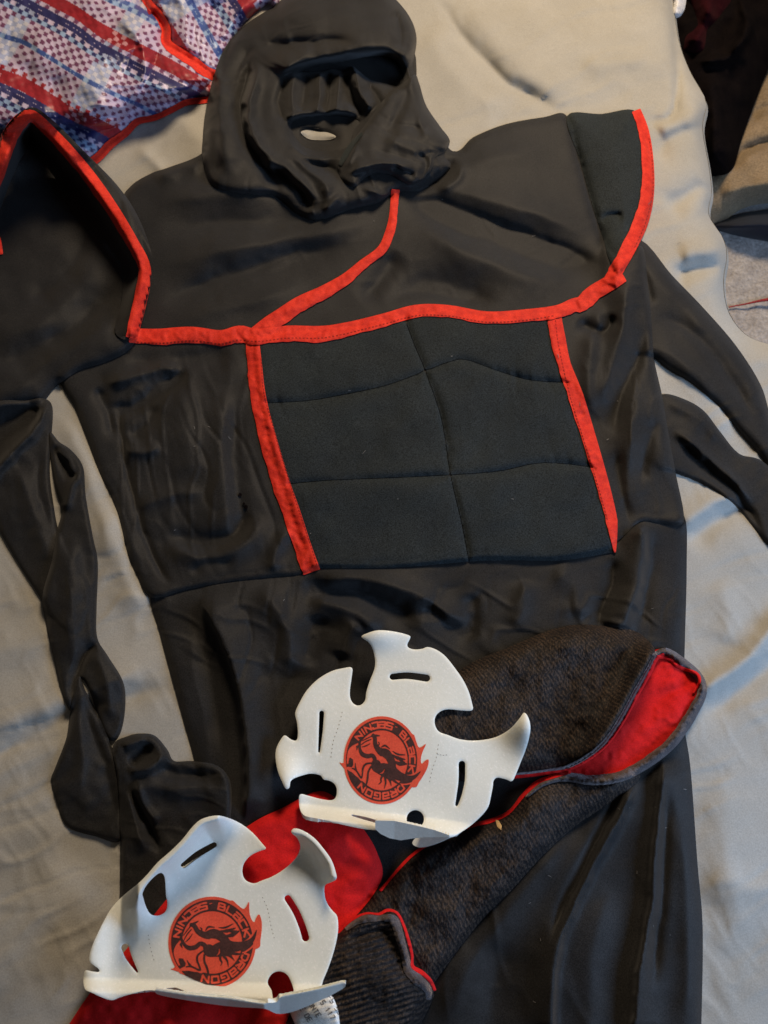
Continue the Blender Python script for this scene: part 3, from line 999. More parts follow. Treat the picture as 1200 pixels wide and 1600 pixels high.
    top = spline([(396, 528), (450, 520), (540, 514), (600, 501), (640, 492), (700, 486), (760, 496), (820, 494), (868, 490)], 5)
    r1 = spline([(400, 630), (480, 626), (560, 612), (610, 600), (664, 580), (700, 566), (728, 562), (780, 580), (830, 594), (896, 598)], 5)
    r2 = spline([(440, 757), (520, 750), (600, 747), (704, 742), (780, 736), (850, 723), (936, 731)], 5)
    r3 = spline([(480, 889), (560, 888), (640, 886), (733, 878), (800, 876), (880, 876), (966, 862)], 5)
    rows = [top, r1, r2, r3]

    def cross(row, c):
        k = np.argmin([np.min(np.hypot(*(row - q).T)) for q in c])
        return c[k]
    for a, b in zip(rows[:-1], rows[1:]):
        for L_, R_ in ((lft, cs), (cs, rgt)):
            pl, pr = cross(a, L_), cross(a, R_)
            ql, qr = cross(b, L_), cross(b, R_)
            t_ = [p for p in a if pl[0] + 4 < p[0] < pr[0] - 4]
            b_ = [p for p in b if ql[0] + 4 < p[0] < qr[0] - 4]
            rr = [p for p in R_ if pr[1] + 4 < p[1] < qr[1] - 4]
            ll = [p for p in L_ if pl[1] + 4 < p[1] < ql[1] - 4]
            poly = np.array([pl] + t_ + [pr] + rr + [qr] + b_[::-1] + [ql] + ll[::-1])
            piece('padded_panel', poly, M_PANEL, C, thick=5.5, w=5, blur=30, step=2.6, curve=False,
                  sdf=lambda P, poly=poly: sd_poly(P, poly) + 0.5, noise=[(1.4, 60), (0.6, 26)], fade=14)

    # red binding tape
    def tape(pts, wd, **kw):
        k = dict(thick=2.0, w=3.0, blur=5, step=1.7, curve=False, noise=[(0.7, 14), (0.5, 6)], fade=3, warp=0.5)
        k.update(kw)
        return piece('red_trim', ribbon(pts, wd), M_RED, C, **k)
    _, hv = tape([(394, 528), (398, 570), (402, 610), (412, 660), (434, 740), (455, 800), (475, 860), (487, 894)], [21, 23, 24, 27, 28, 27, 28])
    _, hr = tape([(866, 492), (872, 530), (882, 570), (900, 620), (925, 700), (944, 765), (956, 815), (961, 864)], [21, 24, 20, 24, 22, 20, 18, 2])
    tape([(396, 524), (416, 510), (440, 494), (470, 474), (505, 457), (540, 436), (568, 412), (598, 388), (612, 352), (616, 318), (618, 296)],
         [22, 26, 25, 22, 18, 14, 15, 12, 13])
    _, hf = tape([(994, 172), (1006, 205), (1012, 250), (1012, 300), (1002, 345), (980, 392), (962, 424), (952, 444)], [14, 17, 20, 24, 22, 24], blur=3)
    _, hc = tape([(202, 524), (250, 526), (300, 523), (345, 528), (374, 522), (400, 526), (450, 521), (500, 522), (540, 515), (600, 500), (650, 486), (700, 486),
          (760, 496), (820, 493), (870, 487), (896, 477), (910, 474), (930, 456), (974, 430)], [22, 26, 24, 27, 24, 26, 21, 20, 19, 19, 20, 22, 26, 22],
         folds=[([(890, 464), (900, 476), (906, 492)], -4, 3, 4), ([(366, 512), (372, 524), (384, 536)], -1.5, 3, 3)])
    tape([(-60, 370), (-22, 310), (-2, 262), (16, 212), (45, 181), (80, 208), (130, 264), (172, 322), (206, 378), (226, 420), (219, 470), (205, 528)],
         [20, 24, 26, 26, 18, 20, 21, 20, 19, 22, 18], blur=3, thick=2.5, gap=2.2)
    tape([(-20, 350), (-6, 372), (0, 398)], [14, 13, 10], blur=3)
    # rows of stitches on the tapes
    def stitches(pts, hfun, mat, pitch=5.2, ln=3.0):
        c = spline(pts, 12)
        seg = np.concatenate([[0], np.cumsum(np.hypot(*(c[1:] - c[:-1]).T))])
        V, F = [], []
        s = 0.0
        while s < seg[-1] - ln:
            a = np.array([[np.interp(s, seg, c[:, 0]), np.interp(s, seg, c[:, 1])],
                          [np.interp(s + ln, seg, c[:, 0]), np.interp(s + ln, seg, c[:, 1])]])
            t = (a[1] - a[0]) / ln
            nn = np.array([-t[1], t[0]]) * 0.65
            q = np.array([a[0] + nn, a[0] - nn, a[1] - nn, a[1] + nn])
            b0 = len(V)
            hq = hfun(q)
            V += world(q, hq + 0.3).tolist() + world(q, hq - 0.2).tolist()
            F += [[b0, b0 + 1, b0 + 2, b0 + 3]] + [[b0 + i, b0 + 4 + i, b0 + 4 + (i + 1) % 4, b0 + (i + 1) % 4] for i in range(4)]
            s += pitch
        o = link('stitching', V, F, mat, C, smooth=False)
        o['kind'] = 'stuff'
    stitches([(408, 560), (412, 610), (422, 650), (446, 732), (467, 796), (487, 856), (496, 884)], hv, M_STITCH)
    stitches([(868, 500), (874, 545), (892, 622), (917, 702), (937, 768), (950, 815)], hr, M_STITCH, 5.6)
    stitches([(214, 534), (250, 536), (300, 532), (345, 537), (370, 531), (404, 533), (450, 528), (500, 528), (540, 521), (600, 506), (650, 493),
              (700, 493), (760, 503), (820, 500), (866, 493)], hc, M_STITCH, 5.8)
    stitches([(1014, 215), (1019, 250), (1020, 300), (1009, 348), (990, 390)], hf, M_STITCH, 5.8)
    # lint caught on the black cloth
    rg = random.Random(9)
    V, F = [], []
    for k in range(34):
        x, y = rg.uniform(260, 1060), rg.uniform(300, 960) if k % 3 else rg.uniform(1230, 1600)
        if y > 960:
            x = rg.uniform(820, 1080)
        L, an, wd = rg.uniform(1.2, 7), rg.uniform(0, 6.28), rg.uniform(0.2, 0.36)
        cu = rg.uniform(-0.5, 0.5)
        pts = np.array([(x + L * t * math.cos(an + cu * t), y + L * t * math.sin(an + cu * t)) for t in (0, .33, .66, 1)])
        n = np.array([-math.sin(an), math.cos(an)]) * wd
        q = np.concatenate([pts + n, pts - n])
        b0 = len(V)
        V += world(q, sample(GH, q) + 0.9).tolist()
        F += [[b0 + i, b0 + i + 1, b0 + 5 + i, b0 + 4 + i] for i in range(3)]
    o = link('lint', V, F, M_FRAYL, C, smooth=False)
    o['kind'] = 'stuff'
    # two tiny snags in the cloth of the left flank
    for x, y, r in ((375, 773, 3.2), (384, 792, 3.6), (381, 787, 2.2)):
        piece('snag', [(x - r, y), (x, y - r), (x + r, y), (x, y + r)], M_DARK, C, thick=0.3, w=2, blur=2, step=1, write=False)


costume()


# ------------------------------------------------------------------ twisted sash on the left
def sash():
    t = thing('cloth_sash', 'black cloth sash twisted and knotted along the left side of the costume', 'sash', (140, 1000))
    piece('upper_strip', wrinkles=[(0.9, 22, R(70), 5)], outline= [(-160, 640), (-60, 640), (0, 626), (40, 626), (66, 622), (82, 636), (80, 690), (78, 740), (84, 790), (92, 830), (110, 870),
                          (140, 920), (120, 990), (78, 960), (60, 930), (28, 880), (0, 832), (-30, 780), (-160, 760)],
          mat=M_BLACK, parent=t, thick=7.2, w=2.6, step=2.8,
          folds=[([(78, 632), (62, 664), (20, 706), (-30, 760)], 9, 9, 7, 0.1), ([(66, 640), (36, 656), (0, 676), (-50, 710)], -13, 12, 13, 0.12), ([(50, 629), (0, 632), (-60, 650)], 4, 6, 6, 0.1),
                 ([(30, 720), (50, 800), (80, 880)], 4, 16, 14), ([(70, 700), (60, 760), (76, 830)], -3, 8, 8)], noise=[(1.2, 36), (0.5, 15)])
    piece('lower_strip', wrinkles=[(0.9, 22, R(80), 5)], outline= [(78, 676), (92, 690), (112, 704), (130, 730), (134, 775), (145, 838), (153, 880), (151, 950), (152, 996), (168, 1024),
                          (192, 1064), (196, 1100), (190, 1140), (176, 1158), (160, 1140), (140, 1080), (124, 1062), (112, 1112), (96, 1080),
                          (84, 1030), (72, 975), (66, 932), (80, 880), (90, 826), (96, 798), (86, 762), (80, 720)],
          mat=M_BLACK, parent=t, thick=8.8, w=2.6, step=2.6,
          folds=[([(84, 690), (100, 730), (118, 755)], -7, 6, 8), ([(125, 735), (112, 760), (100, 800)], 5, 7, 8),
                 ([(110, 820), (112, 900), (108, 980), (116, 1050)], 5, 22, 18), ([(152, 998), (134, 1026), (122, 1056), (114, 1100)], -7, 5, 8),
                 ([(150, 1010), (165, 1060), (178, 1130)], 5, 12, 12), ([(88, 700), (106, 720), (114, 745)], 3, 4, 4)],
          noise=[(1.2, 36), (0.5, 15)])
    piece('hanging_end', wrinkles=[(0.9, 22, R(80), 5)], outline= [(122, 1056), (134, 1080), (150, 1110), (172, 1160), (186, 1200), (190, 1260), (188, 1314), (150, 1307), (106, 1292), (90, 1258),
                          (80, 1220), (86, 1200), (104, 1152), (110, 1110)],
          mat=M_BLACK, parent=t, thick=7.2, w=2.6, step=2.6,
          folds=[([(124, 1070), (124, 1130), (128, 1200), (120, 1250)], 4, 9, 16), ([(134, 1100), (150, 1160), (172, 1220), (182, 1290)], -4, 7, 9),
                 ([(90, 1210), (110, 1240), (150, 1270)], 3, 20, 16)], noise=[(1.2, 36), (0.5, 15)])
    piece('knot_end', wrinkles=[(0.9, 22, R(20), 5)], outline= [(176, 1166), (200, 1150), (222, 1146), (243, 1150), (262, 1172), (272, 1189), (300, 1189), (336, 1195), (356, 1212), (362, 1240),
                       (358, 1300), (340, 1420), (260, 1460), (192, 1440), (188, 1380), (188, 1300), (184, 1220)],
          mat=M_BLACK, parent=t, thick=10.4, w=2.6, step=2.6,
          folds=[([(200, 1200), (222, 1180), (238, 1160)], -10, 8, 8), ([(196, 1205), (240, 1196), (262, 1172)], 7, 7, 8),
                 ([(190, 1170), (205, 1162), (232, 1152)], 5, 5, 5), ([(245, 1195), (290, 1212), (352, 1205)], -6, 12, 14),
                 ([(205, 1222), (260, 1232), (320, 1235), (356, 1235)], 5, 14, 16), ([(202, 1230), (226, 1270), (240, 1310), (256, 1335)], -8, 5, 8),
                 ([(195, 1230), (210, 1280), (225, 1340)], 5, 8, 7), ([(215, 1215), (225, 1250), (250, 1290)], 5, 7, 8)],
          noise=[(1.2, 36), (0.5, 15)])


sash()


# ------------------------------------------------------------------ knitted arm warmers with red lining
def warmers():
    g = 'knitted arm warmers lined in red'
    t = thing('arm_warmer', 'black knitted arm warmer whose open red lined mouth faces right', 'arm warmer', (900, 1150), g)
    knit_noise = [(1.4, 40), (0.7, 14), (0.35, 5)]
    lower = [(560, 1420), (580, 1392), (606, 1378), (626, 1354), (652, 1330), (700, 1305), (748, 1284), (770, 1281), (796, 1268), (820, 1240), (842, 1223),
             (878, 1212), (925, 1212), (985, 1205), (1000, 1216), (960, 1250), (900, 1290), (850, 1335), (800, 1390), (750, 1441), (700, 1506),
             (664, 1562), (640, 1640), (600, 1830), (420, 1830), (420, 1520)]
    piece('knit_cuff', lower, M_KNIT, t, thick=13, w=10, step=2.4,
          folds=[([(880, 1230), (800, 1290), (700, 1350), (640, 1400)], 5, 24, 26), ([(600, 1400), (680, 1420), (730, 1440)], 3, 20, 20),
                 ([(640, 1350), (650, 1400), (640, 1440)], -2, 14, 14)], noise=knit_noise)
    floor_ = [(850, 1208), (890, 1190), (930, 1160), (960, 1110), (985, 1060), (1012, 1022), (1040, 1014), (1070, 1030), (1094, 1054), (1101, 1080), (1090, 1110),
              (1074, 1138), (1050, 1168), (1012, 1196), (970, 1218), (925, 1224), (880, 1215)]
    piece('fleece_lining', floor_, M_FELT, t, thick=2, w=9, bumps=[(1075, 1100, 34, 60, 7)], step=2.2, blur=8, folds=[([(960, 1130), (1010, 1100), (1090, 1062)], -4, 10, 10)],
          noise=[(1.0, 22), (0.5, 7)])
    upper = [(640, 1100), (700, 1060), (740, 1034), (800, 1009), (858, 985), (905, 976), (960, 980), (992, 986), (1012, 1000), (1024, 1018), (1018, 1036),
             (1008, 1054), (990, 1086), (966, 1130), (936, 1170), (892, 1198), (850, 1208), (800, 1214), (740, 1222), (660, 1200)]
    ml = spline([(1030, 1010), (1018, 1036), (1008, 1054), (990, 1086), (966, 1130), (936, 1170), (892, 1198)], 4)
    piece('knit_cuff', upper, M_KNIT, t, thick=20, w=12, step=2.4,
          rise=lambda P, di: (27 * np.exp(-(sd_stroke(P, ml, 0.0) / 22) ** 2) * np.clip((P[:, 0] - 870) / 60, 0, 1)),
          folds=[([(860, 1010), (940, 1010), (990, 1010)], 4, 20, 20), ([(750, 1060), (850, 1100), (900, 1170)], -2.5, 30, 30),
                 ([(920, 1000), (940, 1080), (900, 1160)], 3, 30, 26)], noise=knit_noise)
    # thick raw edge round the mouth, seen as grey fuzz with the red lining inside it
    fr = dict(blur=3, step=1.7, curve=False, noise=[(0.8, 7), (0.6, 3)], fade=2)
    piece('raw_edge', ribbon([(1020, 1026), (1040, 1018), (1068, 1036), (1092, 1058), (1097, 1082), (1084, 1110), (1068, 1136), (1046, 1164), (1010, 1192),
                              (970, 1213), (925, 1219), (880, 1214), (846, 1226), (822, 1246)], [8, 12, 14, 13, 15, 17, 18, 18, 18, 17, 16, 14, 8, 5]),
          M_FRAY, t, thick=9, w=4, **fr)
    piece('raw_edge', ribbon([(1032, 1016), (1021, 1032), (1010, 1053), (991, 1085), (967, 1128), (938, 1166), (894, 1195), (850, 1205), (800, 1210)],
                             [5, 9, 9, 8, 7, 6, 5, 4]), M_FRAY, t, thick=3, w=4, **fr)
    piece('lining_edge', ribbon([(1038, 1022), (1026, 1030), (1015, 1053), (996, 1087), (972, 1131), (942, 1170), (896, 1200), (850, 1209), (796, 1215)],
                                [5, 5, 5, 4, 4, 4, 5, 5]), M_FELT, t, thick=3.5, w=2, **fr)
    piece('lining_edge', ribbon([(1026, 1026), (1046, 1030), (1058, 1040), (1070, 1046), (1088, 1052), (1093, 1064), (1083, 1084)], [5, 5, 6, 5, 5, 4]),
          M_FELT, t, thick=3.5, w=2, **fr)
    piece('lining_edge', ribbon([(892, 1206), (862, 1214), (840, 1222), (818, 1242), (794, 1270), (764, 1283), (744, 1288), (700, 1304), (652, 1330),
                                 (626, 1354), (604, 1380), (594, 1392)], [5, 6, 7, 5, 7, 6, 4, 5, 4, 5]), M_FELT, t, thick=3, w=2, **fr)

    # the second one: turned back so its red lining shows
    t2 = thing('arm_warmer', 'second knitted arm warmer, red lining spread under both white stars', 'arm warmer', (450, 1450), g)
    flap = [(60, 1700), (90, 1630), (112, 1594), (142, 1550), (200, 1480), (300, 1360), (388, 1290), (440, 1263), (500, 1236), (540, 1262), (574, 1304),
            (590, 1334), (598, 1366), (582, 1400), (548, 1440), (530, 1456), (505, 1500), (470, 1560), (440, 1620), (400, 1830), (60, 1830)]
    piece('fleece_lining', flap, M_FELT, t2, thick=7, w=8, step=2.6, folds=[([(470, 1280), (520, 1340), (570, 1400)], 3, 26, 26),
                                                                          ([(160, 1570), (260, 1600), (400, 1590)], 3, 22, 20)],
          noise=[(1.2, 44), (0.5, 12)])
    cuff = [(470, 1560), (500, 1480), (530, 1456), (550, 1437), (572, 1427), (594, 1427), (606, 1423), (620, 1427), (630, 1446), (637, 1468), (643, 1492),
            (646, 1512), (660, 1521), (672, 1533), (678, 1547), (676, 1562), (658, 1600), (640, 1640), (620, 1830), (400, 1830), (430, 1640)]

    def ribs(P, di):
        v = -P[:, 0] * math.sin(R(-14)) + P[:, 1] * math.cos(R(-14))
        return 0.7 * np.sin(v * 2 * math.pi / 9.0 + 1.2 * vnoise(P, 60, 1.0)) * (1 - np.exp(-di / 16))
    piece('knit_cuff', cuff, M_KNIT2, t2, thick=14, w=9, step=2.0, rise=ribs,
          folds=[([(530, 1475), (590, 1452), (612, 1470), (625, 1510), (640, 1530)], -6, 9, 12), ([(520, 1540), (600, 1530), (640, 1560)], 3, 26, 26)],
          noise=[(1.3, 40), (0.5, 8)])
    piece('raw_edge', ribbon([(540, 1452), (560, 1438), (584, 1434), (600, 1434), (616, 1438), (624, 1462), (632, 1490), (638, 1514), (652, 1530), (668, 1545),
                              (670, 1562)], [6, 12, 12, 10, 15, 14, 12, 15, 18, 13, 8]), M_FRAY, t2, thick=4, w=4, **fr)
    piece('lining_edge', ribbon([(528, 1458), (550, 1437), (572, 1427), (592, 1428), (606, 1422), (621, 1427), (631, 1446), (638, 1468), (644, 1492),
                                 (645, 1510), (660, 1520), (673, 1533), (680, 1548)], [3, 4, 3, 5, 4, 4, 5, 4, 7, 6, 4]), M_FELT, t2, thick=4, w=2, **fr)
    # care label
    lab = [(448, 1565), (470, 1550), (508, 1546), (524, 1566), (531, 1600), (536, 1680), (500, 1690), (470, 1620)]
    _, hl = piece('care_label', lab, M_LABEL, t2, thick=4, w=1.5, blur=12, step=2.0)
    return t2, hl


T2, HLABEL = warmers()

# ------------------------------------------------------------------ lettering as stroked shapes
GL = {
    'N': [[(0, 0), (0, 1), (1, 0), (1, 1)]], 'I': [[(.5, 0), (.5, 1)]], 'J': [[(.1, 1), (1, 1), (1, 0), (.1, 0), (.1, .25)]],
    'A': [[(0, .95), (1, 1), (1, 0), (0, 0), (0, .52), (1, .52)]], 'S': [[(1, 1), (0, 1), (0, .5), (1, .5), (1, 0), (0, 0)]],
    'B': [[(0, 0), (0, 1), (.85, 1), (.85, .52), (0, .52)], [(.85, .52), (1, .5), (1, 0), (0, 0)]], 'L': [[(0, 1), (0, 0), (1, 0)]],
    'C': [[(1, 1), (0, 1), (0, 0), (1, 0)]], 'K': [[(0, 0), (0, 1)], [(1, 1), (.1, .5), (1, 0)]],
    'D': [[(0, 0), (0, 1), (.75, 1), (1, .75), (1, .25), (.75, 0), (0, 0)]], 'R': [[(0, 0), (0, 1), (1, 1), (1, .5), (.1, .5), (1, 0)]],
    'G': [[(1, 1), (0, 1), (0, 0), (1, 0), (1, .5), (.5, .5)]], 'O': [[(0, 0), (0, 1), (1, 1), (1, 0), (0, 0)]],
    'E': [[(1, 1), (0, 1), (0, 0), (1, 0)], [(0, .5), (.8, .5)]], 'U': [[(0, 1), (0, 0), (1, 0), (1, 1)]], 'F': [[(0, 0), (0, 1), (1, 1)], [(0, .5), (.8, .5)]],
    'P': [[(0, 0), (0, 1), (1, 1), (1, .5), (0, .5)]], 'M': [[(0, 0), (0, 1), (.5, .4), (1, 1), (1, 0)]], 'T': [[(0, 1), (1, 1)], [(.5, 1), (.5, 0)]],
    '1': [[(.2, .8), (.5, 1), (.5, 0)]], '7': [[(0, 1), (1, 1), (.4, 0)]], ' ': [],
}


def label_text():
    rows = [("NEUFS SE", (500, 1541)), ("RMIS 117", (489, 1549)), ("CONTE", (478, 1563)), ("SE DE L", (464, 1570))]
    ang = R(57)
    c, s = math.cos(ang), math.sin(ang)
    strokes = []
    for txt, (x0, y0) in rows:
        x = 0.0
        for ch in txt:
            for st in GL[ch]:
                pts = []
                for (a, b) in st:
                    lx, ly = x + a * 4.6, -b * 7.6
                    pts.append((x0 + lx * c - ly * s, y0 + lx * s + ly * c))
                strokes.append(np.array(pts))
            x += 6.9
    S = lambda P: np.maximum(np.min([sd_stroke(P, st, 0.62) for st in strokes], axis=0), sd_poly(P, LABOL))
    LABOL = spline([(448, 1565), (470, 1550), (508, 1546), (524, 1566), (531, 1600), (536, 1680), (500, 1690), (470, 1620)], 5, True)
    pts, F = grid_mesh(S, (450, 1530, 545, 1625), 0.8)
    link('label_print', world(pts, HLABEL(pts) + 0.25), F, M_INK, T2)


label_text()


# ------------------------------------------------------------------ emblem, drawn in a unit disc
def em(x, y):
    return ((x - 578) / 356, (527 - y) / 412)


def epts(*p):
    return spline([em(*q) for q in p], 5)


TEXT = [('N', 137), ('I', 126.5), ('N', 116), ('J', 102.5), ('A', 89), ('S', 75),
        ('B', 45), ('L', 30), ('A', 15.5), ('C', 1), ('K', -14),
        ('D', -52), ('R', -66.5), ('A', -82), ('G', -98), ('O', -114), ('N', -130)]


def emblem_sdfs():
    flames = spline([(0.80, .60), (0.90, .45), (0.97, .30), (1.06, .31), (1.17, .375), (1.10, .24), (1.05, .12), (1.03, -.02), (1.06, -.08), (1.13, -.02),
                     (1.235, .02), (1.22, -.12), (1.16, -.25), (1.08, -.37), (0.98, -.5), (0.85, -.62), (.4, -.4), (.4, .4)], 3, True)
    spike = np.array([em(176, 541), em(205, 556), em(240, 540), em(240, 620), em(215, 590), em(195, 565)])

    def disc(P):
        r = np.hypot(P[:, 0], P[:, 1]) - 1.0
        return np.minimum(np.minimum(r, sd_poly(P, flames)), sd_poly(P, spike))
    letters = []
    for ch, deg in TEXT:
        wdt = 0.15 if ch != 'I' else 0.06
        for st in GL[ch]:
            q = []
            for i in range(len(st) - 1):
                for k in range(3):
                    t = k / 3
                    q.append((st[i][0] * (1 - t) + st[i + 1][0] * t, st[i][1] * (1 - t) + st[i + 1][1] * t))
            q.append(st[-1])
            pts = []
            for (a, b) in q:
                r = 0.745 + b * 0.135
                th = R(deg) - (a - .5) * wdt / 0.81
                pts.append((r * math.cos(th), r * math.sin(th)))
            letters.append(np.array(pts))
    tm = [np.array([(.813 * math.cos(R(63.5)) + dx, .82 * math.sin(R(63.5)) + dy) for dx, dy in ((0, .03), (.05, .02))])]
    light = [(epts((372, 366), (312, 400), (275, 462), (262, 560)), [.022, .03, .028, .01]),
             (epts((235, 604), (300, 606), (340, 640), (390, 712), (430, 690)), [.03, .03, .028, .02]),
             (epts((600, 425), (660, 480), (700, 570), (750, 648), (850, 668), (950, 612)), [.01, .018, .02, .02, .022, .02]),
             (epts((700, 745), (780, 752), (850, 742), (930, 700)), [.015, .02, .02, .02])]
    dark = [(epts((498, 292), (515, 320), (520, 380), (560, 440), (620, 470), (660, 540), (675, 620), (730, 668), (810, 695), (880, 685), (942, 632)),
             [.04, .05, .055, .075, .12, .125, .13, .11, .075, .045, .006]),
            (epts((480, 300), (515, 296), (560, 296)), [.012, .03, .008]),
            (epts((372, 350), (374, 420), (396, 468), (445, 488), (490, 482), (515, 520), (505, 575), (540, 600), (600, 590)),
             [.03, .035, .05, .05, .045, .05, .07, .11, .09]),
            (epts((535, 560), (560, 610), (640, 660), (660, 700)), [.09, .11, .1, .05]),
            (epts((484, 552), (430, 562), (404, 600), (398, 650), (386, 690), (340, 622), (300, 600)), [.014, .022, .024, .02, .02, .018, .01]),
            (epts((476, 590), (452, 640), (446, 700), (430, 760), (400, 772)), [.022, .024, .026, .022, .01]),
            (epts((590, 660), (572, 700), (572, 730), (548, 752)), [.03, .024, .016, .004]),
            (epts((610, 690), (616, 740), (600, 796)), [.03, .022, .004]),
            (epts((640, 690), (660, 730), (668, 772)), [.03, .022, .004]),
            (epts((670, 690), (710, 730), (760, 760)), [.04, .025, .008]),
            (epts((575, 405), (610, 388), (655, 420)), [.008, .022, .006]),
            (epts((680, 440), (730, 470), (800, 476)), [.006, .022, .006]),
            (epts((670, 470), (730, 505), (800, 520)), [.008, .04, .008]),
            (epts((700, 540), (750, 560), (812, 560)), [.02, .045, .014]),
            (epts((730, 500), (760, 530), (800, 548)), [.01, .03, .006]),
            (epts((400, 342), (440, 322), (486, 300)), [.006, .012, .01]),
            (epts((386, 382), (430, 350), (480, 330)), [.008, .014, .01]),
            (epts((390, 402), (430, 392), (470, 370)), [.006, .014, .006]),
            (epts((545, 390), (556, 372), (548, 356)), [.02, .014, .01])]
    eye = (epts((580, 500), (605, 528), (636, 556)), [.03, .05, .008])
    belly = (epts((560, 652), (590, 640), (606, 606)), [.006, .018, .004])
    patch1 = np.array([em(250, 585), em(262, 530), em(282, 500), em(310, 520), em(312, 570), em(300, 590)])

    def ink(P):
        r = np.hypot(P[:, 0], P[:, 1])
        ring = np.maximum(r - 0.935, 0.685 - r)
        for st in letters:
            ring = np.maximum(ring, -sd_stroke(P, st, 0.0235))
        for st in tm:
            ring = np.maximum(ring, -sd_stroke(P, st, 0.012))
        # the ring opens at the left claw
        gapw = spline([em(262, 440), em(330, 380), em(345, 480), em(325, 600), em(360, 690), em(300, 640), em(255, 600)], 3, True)
        ring = np.maximum(ring, -sd_poly(P, gapw))
        ring = np.minimum(ring, sd_poly(P, patch1))
        for st, w in light:
            ring = np.maximum(ring, -sd_stroke(P, st, w))
        d = np.full(len(P), 9.0)
        for st, w in dark:
            d = np.minimum(d, sd_stroke(P, st, w))
        d = np.maximum(d, -sd_stroke(P, *eye))
        d = np.maximum(d, -sd_stroke(P, *belly))
        return np.minimum(ring, d)
    return disc, ink


DISC, INK = emblem_sdfs()


def emblem(parent, H, centre, rx, ry, rot, clip=None):
    c, s = math.cos(rot), math.sin(rot)

    def to_px(Q):
        x = Q[:, 0] * c - Q[:, 1] * s
        y = Q[:, 0] * s + Q[:, 1] * c
        return np.stack([centre[0] + rx * x, centre[1] - ry * y], 1)

    def wrap(f):
        if clip is None:
            return f
        return lambda Q: np.maximum(f(Q), sd_poly(to_px(Q), clip) / rx)
    for nm, f, mat, up, st in (('emblem', DISC, M_EMRED, 0.22, 0.02), ('emblem_print', INK, M_EMBLK, 0.40, 0.0105)):
        q, F = grid_mesh(wrap(f), (-1.3, -1.15, 1.3, 1.15), st)
        px = to_px(q)
        F = [list(reversed(x)) for x in F]
        link(nm, world(px, H(px) + up), F, mat, parent)


def perforation(parent, H, pts, spacing=6.5):
    c = spline(pts, 8)
    seg = np.concatenate([[0], np.cumsum(np.hypot(*(c[1:] - c[:-1]).T))])
    V, F = [], []
    s = 0.0
    while s < seg[-1] - 3:
        a = np.array([np.interp(s, seg, c[:, 0]), np.interp(s, seg, c[:, 1])])
        b = np.array([np.interp(s + 3.4, seg, c[:, 0]), np.interp(s + 3.4, seg, c[:, 1])])
        t = (b - a) / max(np.hypot(*(b - a)), 1e-6)
        n = np.array([-t[1], t[0]]) * 0.55
        q = np.array([a, a + (b - a) * .5 + n, b, a + (b - a) * .5 - n])
        b0 = len(V)
        V += world(q, H(q) + 0.12).tolist()
        F.append([b0, b0 + 1, b0 + 2, b0 + 3])
        s += spacing
    o = link('perforated_line', V, F, M_STITCHGREY, parent, smooth=False)
    o['kind'] = 'stuff'


M_STITCHGREY = cloth('grey_needle_holes', (0.20, 0.19, 0.17), (0.28, 0.27, 0.25), 0.9, 0.0)


# ------------------------------------------------------------------ the two foam throwing stars
def plane(body):
    q = GP[sd_poly(GP, body) < 0]
    z = sample(GH, q)
    A = np.stack([q[:, 0] - 500, q[:, 1] - 1300, np.ones(len(q))], 1)
    k, *_ = np.linalg.lstsq(A, z, rcond=None)
    up = np.percentile(z - A @ k, 99.5) + 2.8
    return lambda P: k[0] * (P[:, 0] - 500) + k[1] * (P[:, 1] - 1300) + k[2] + up


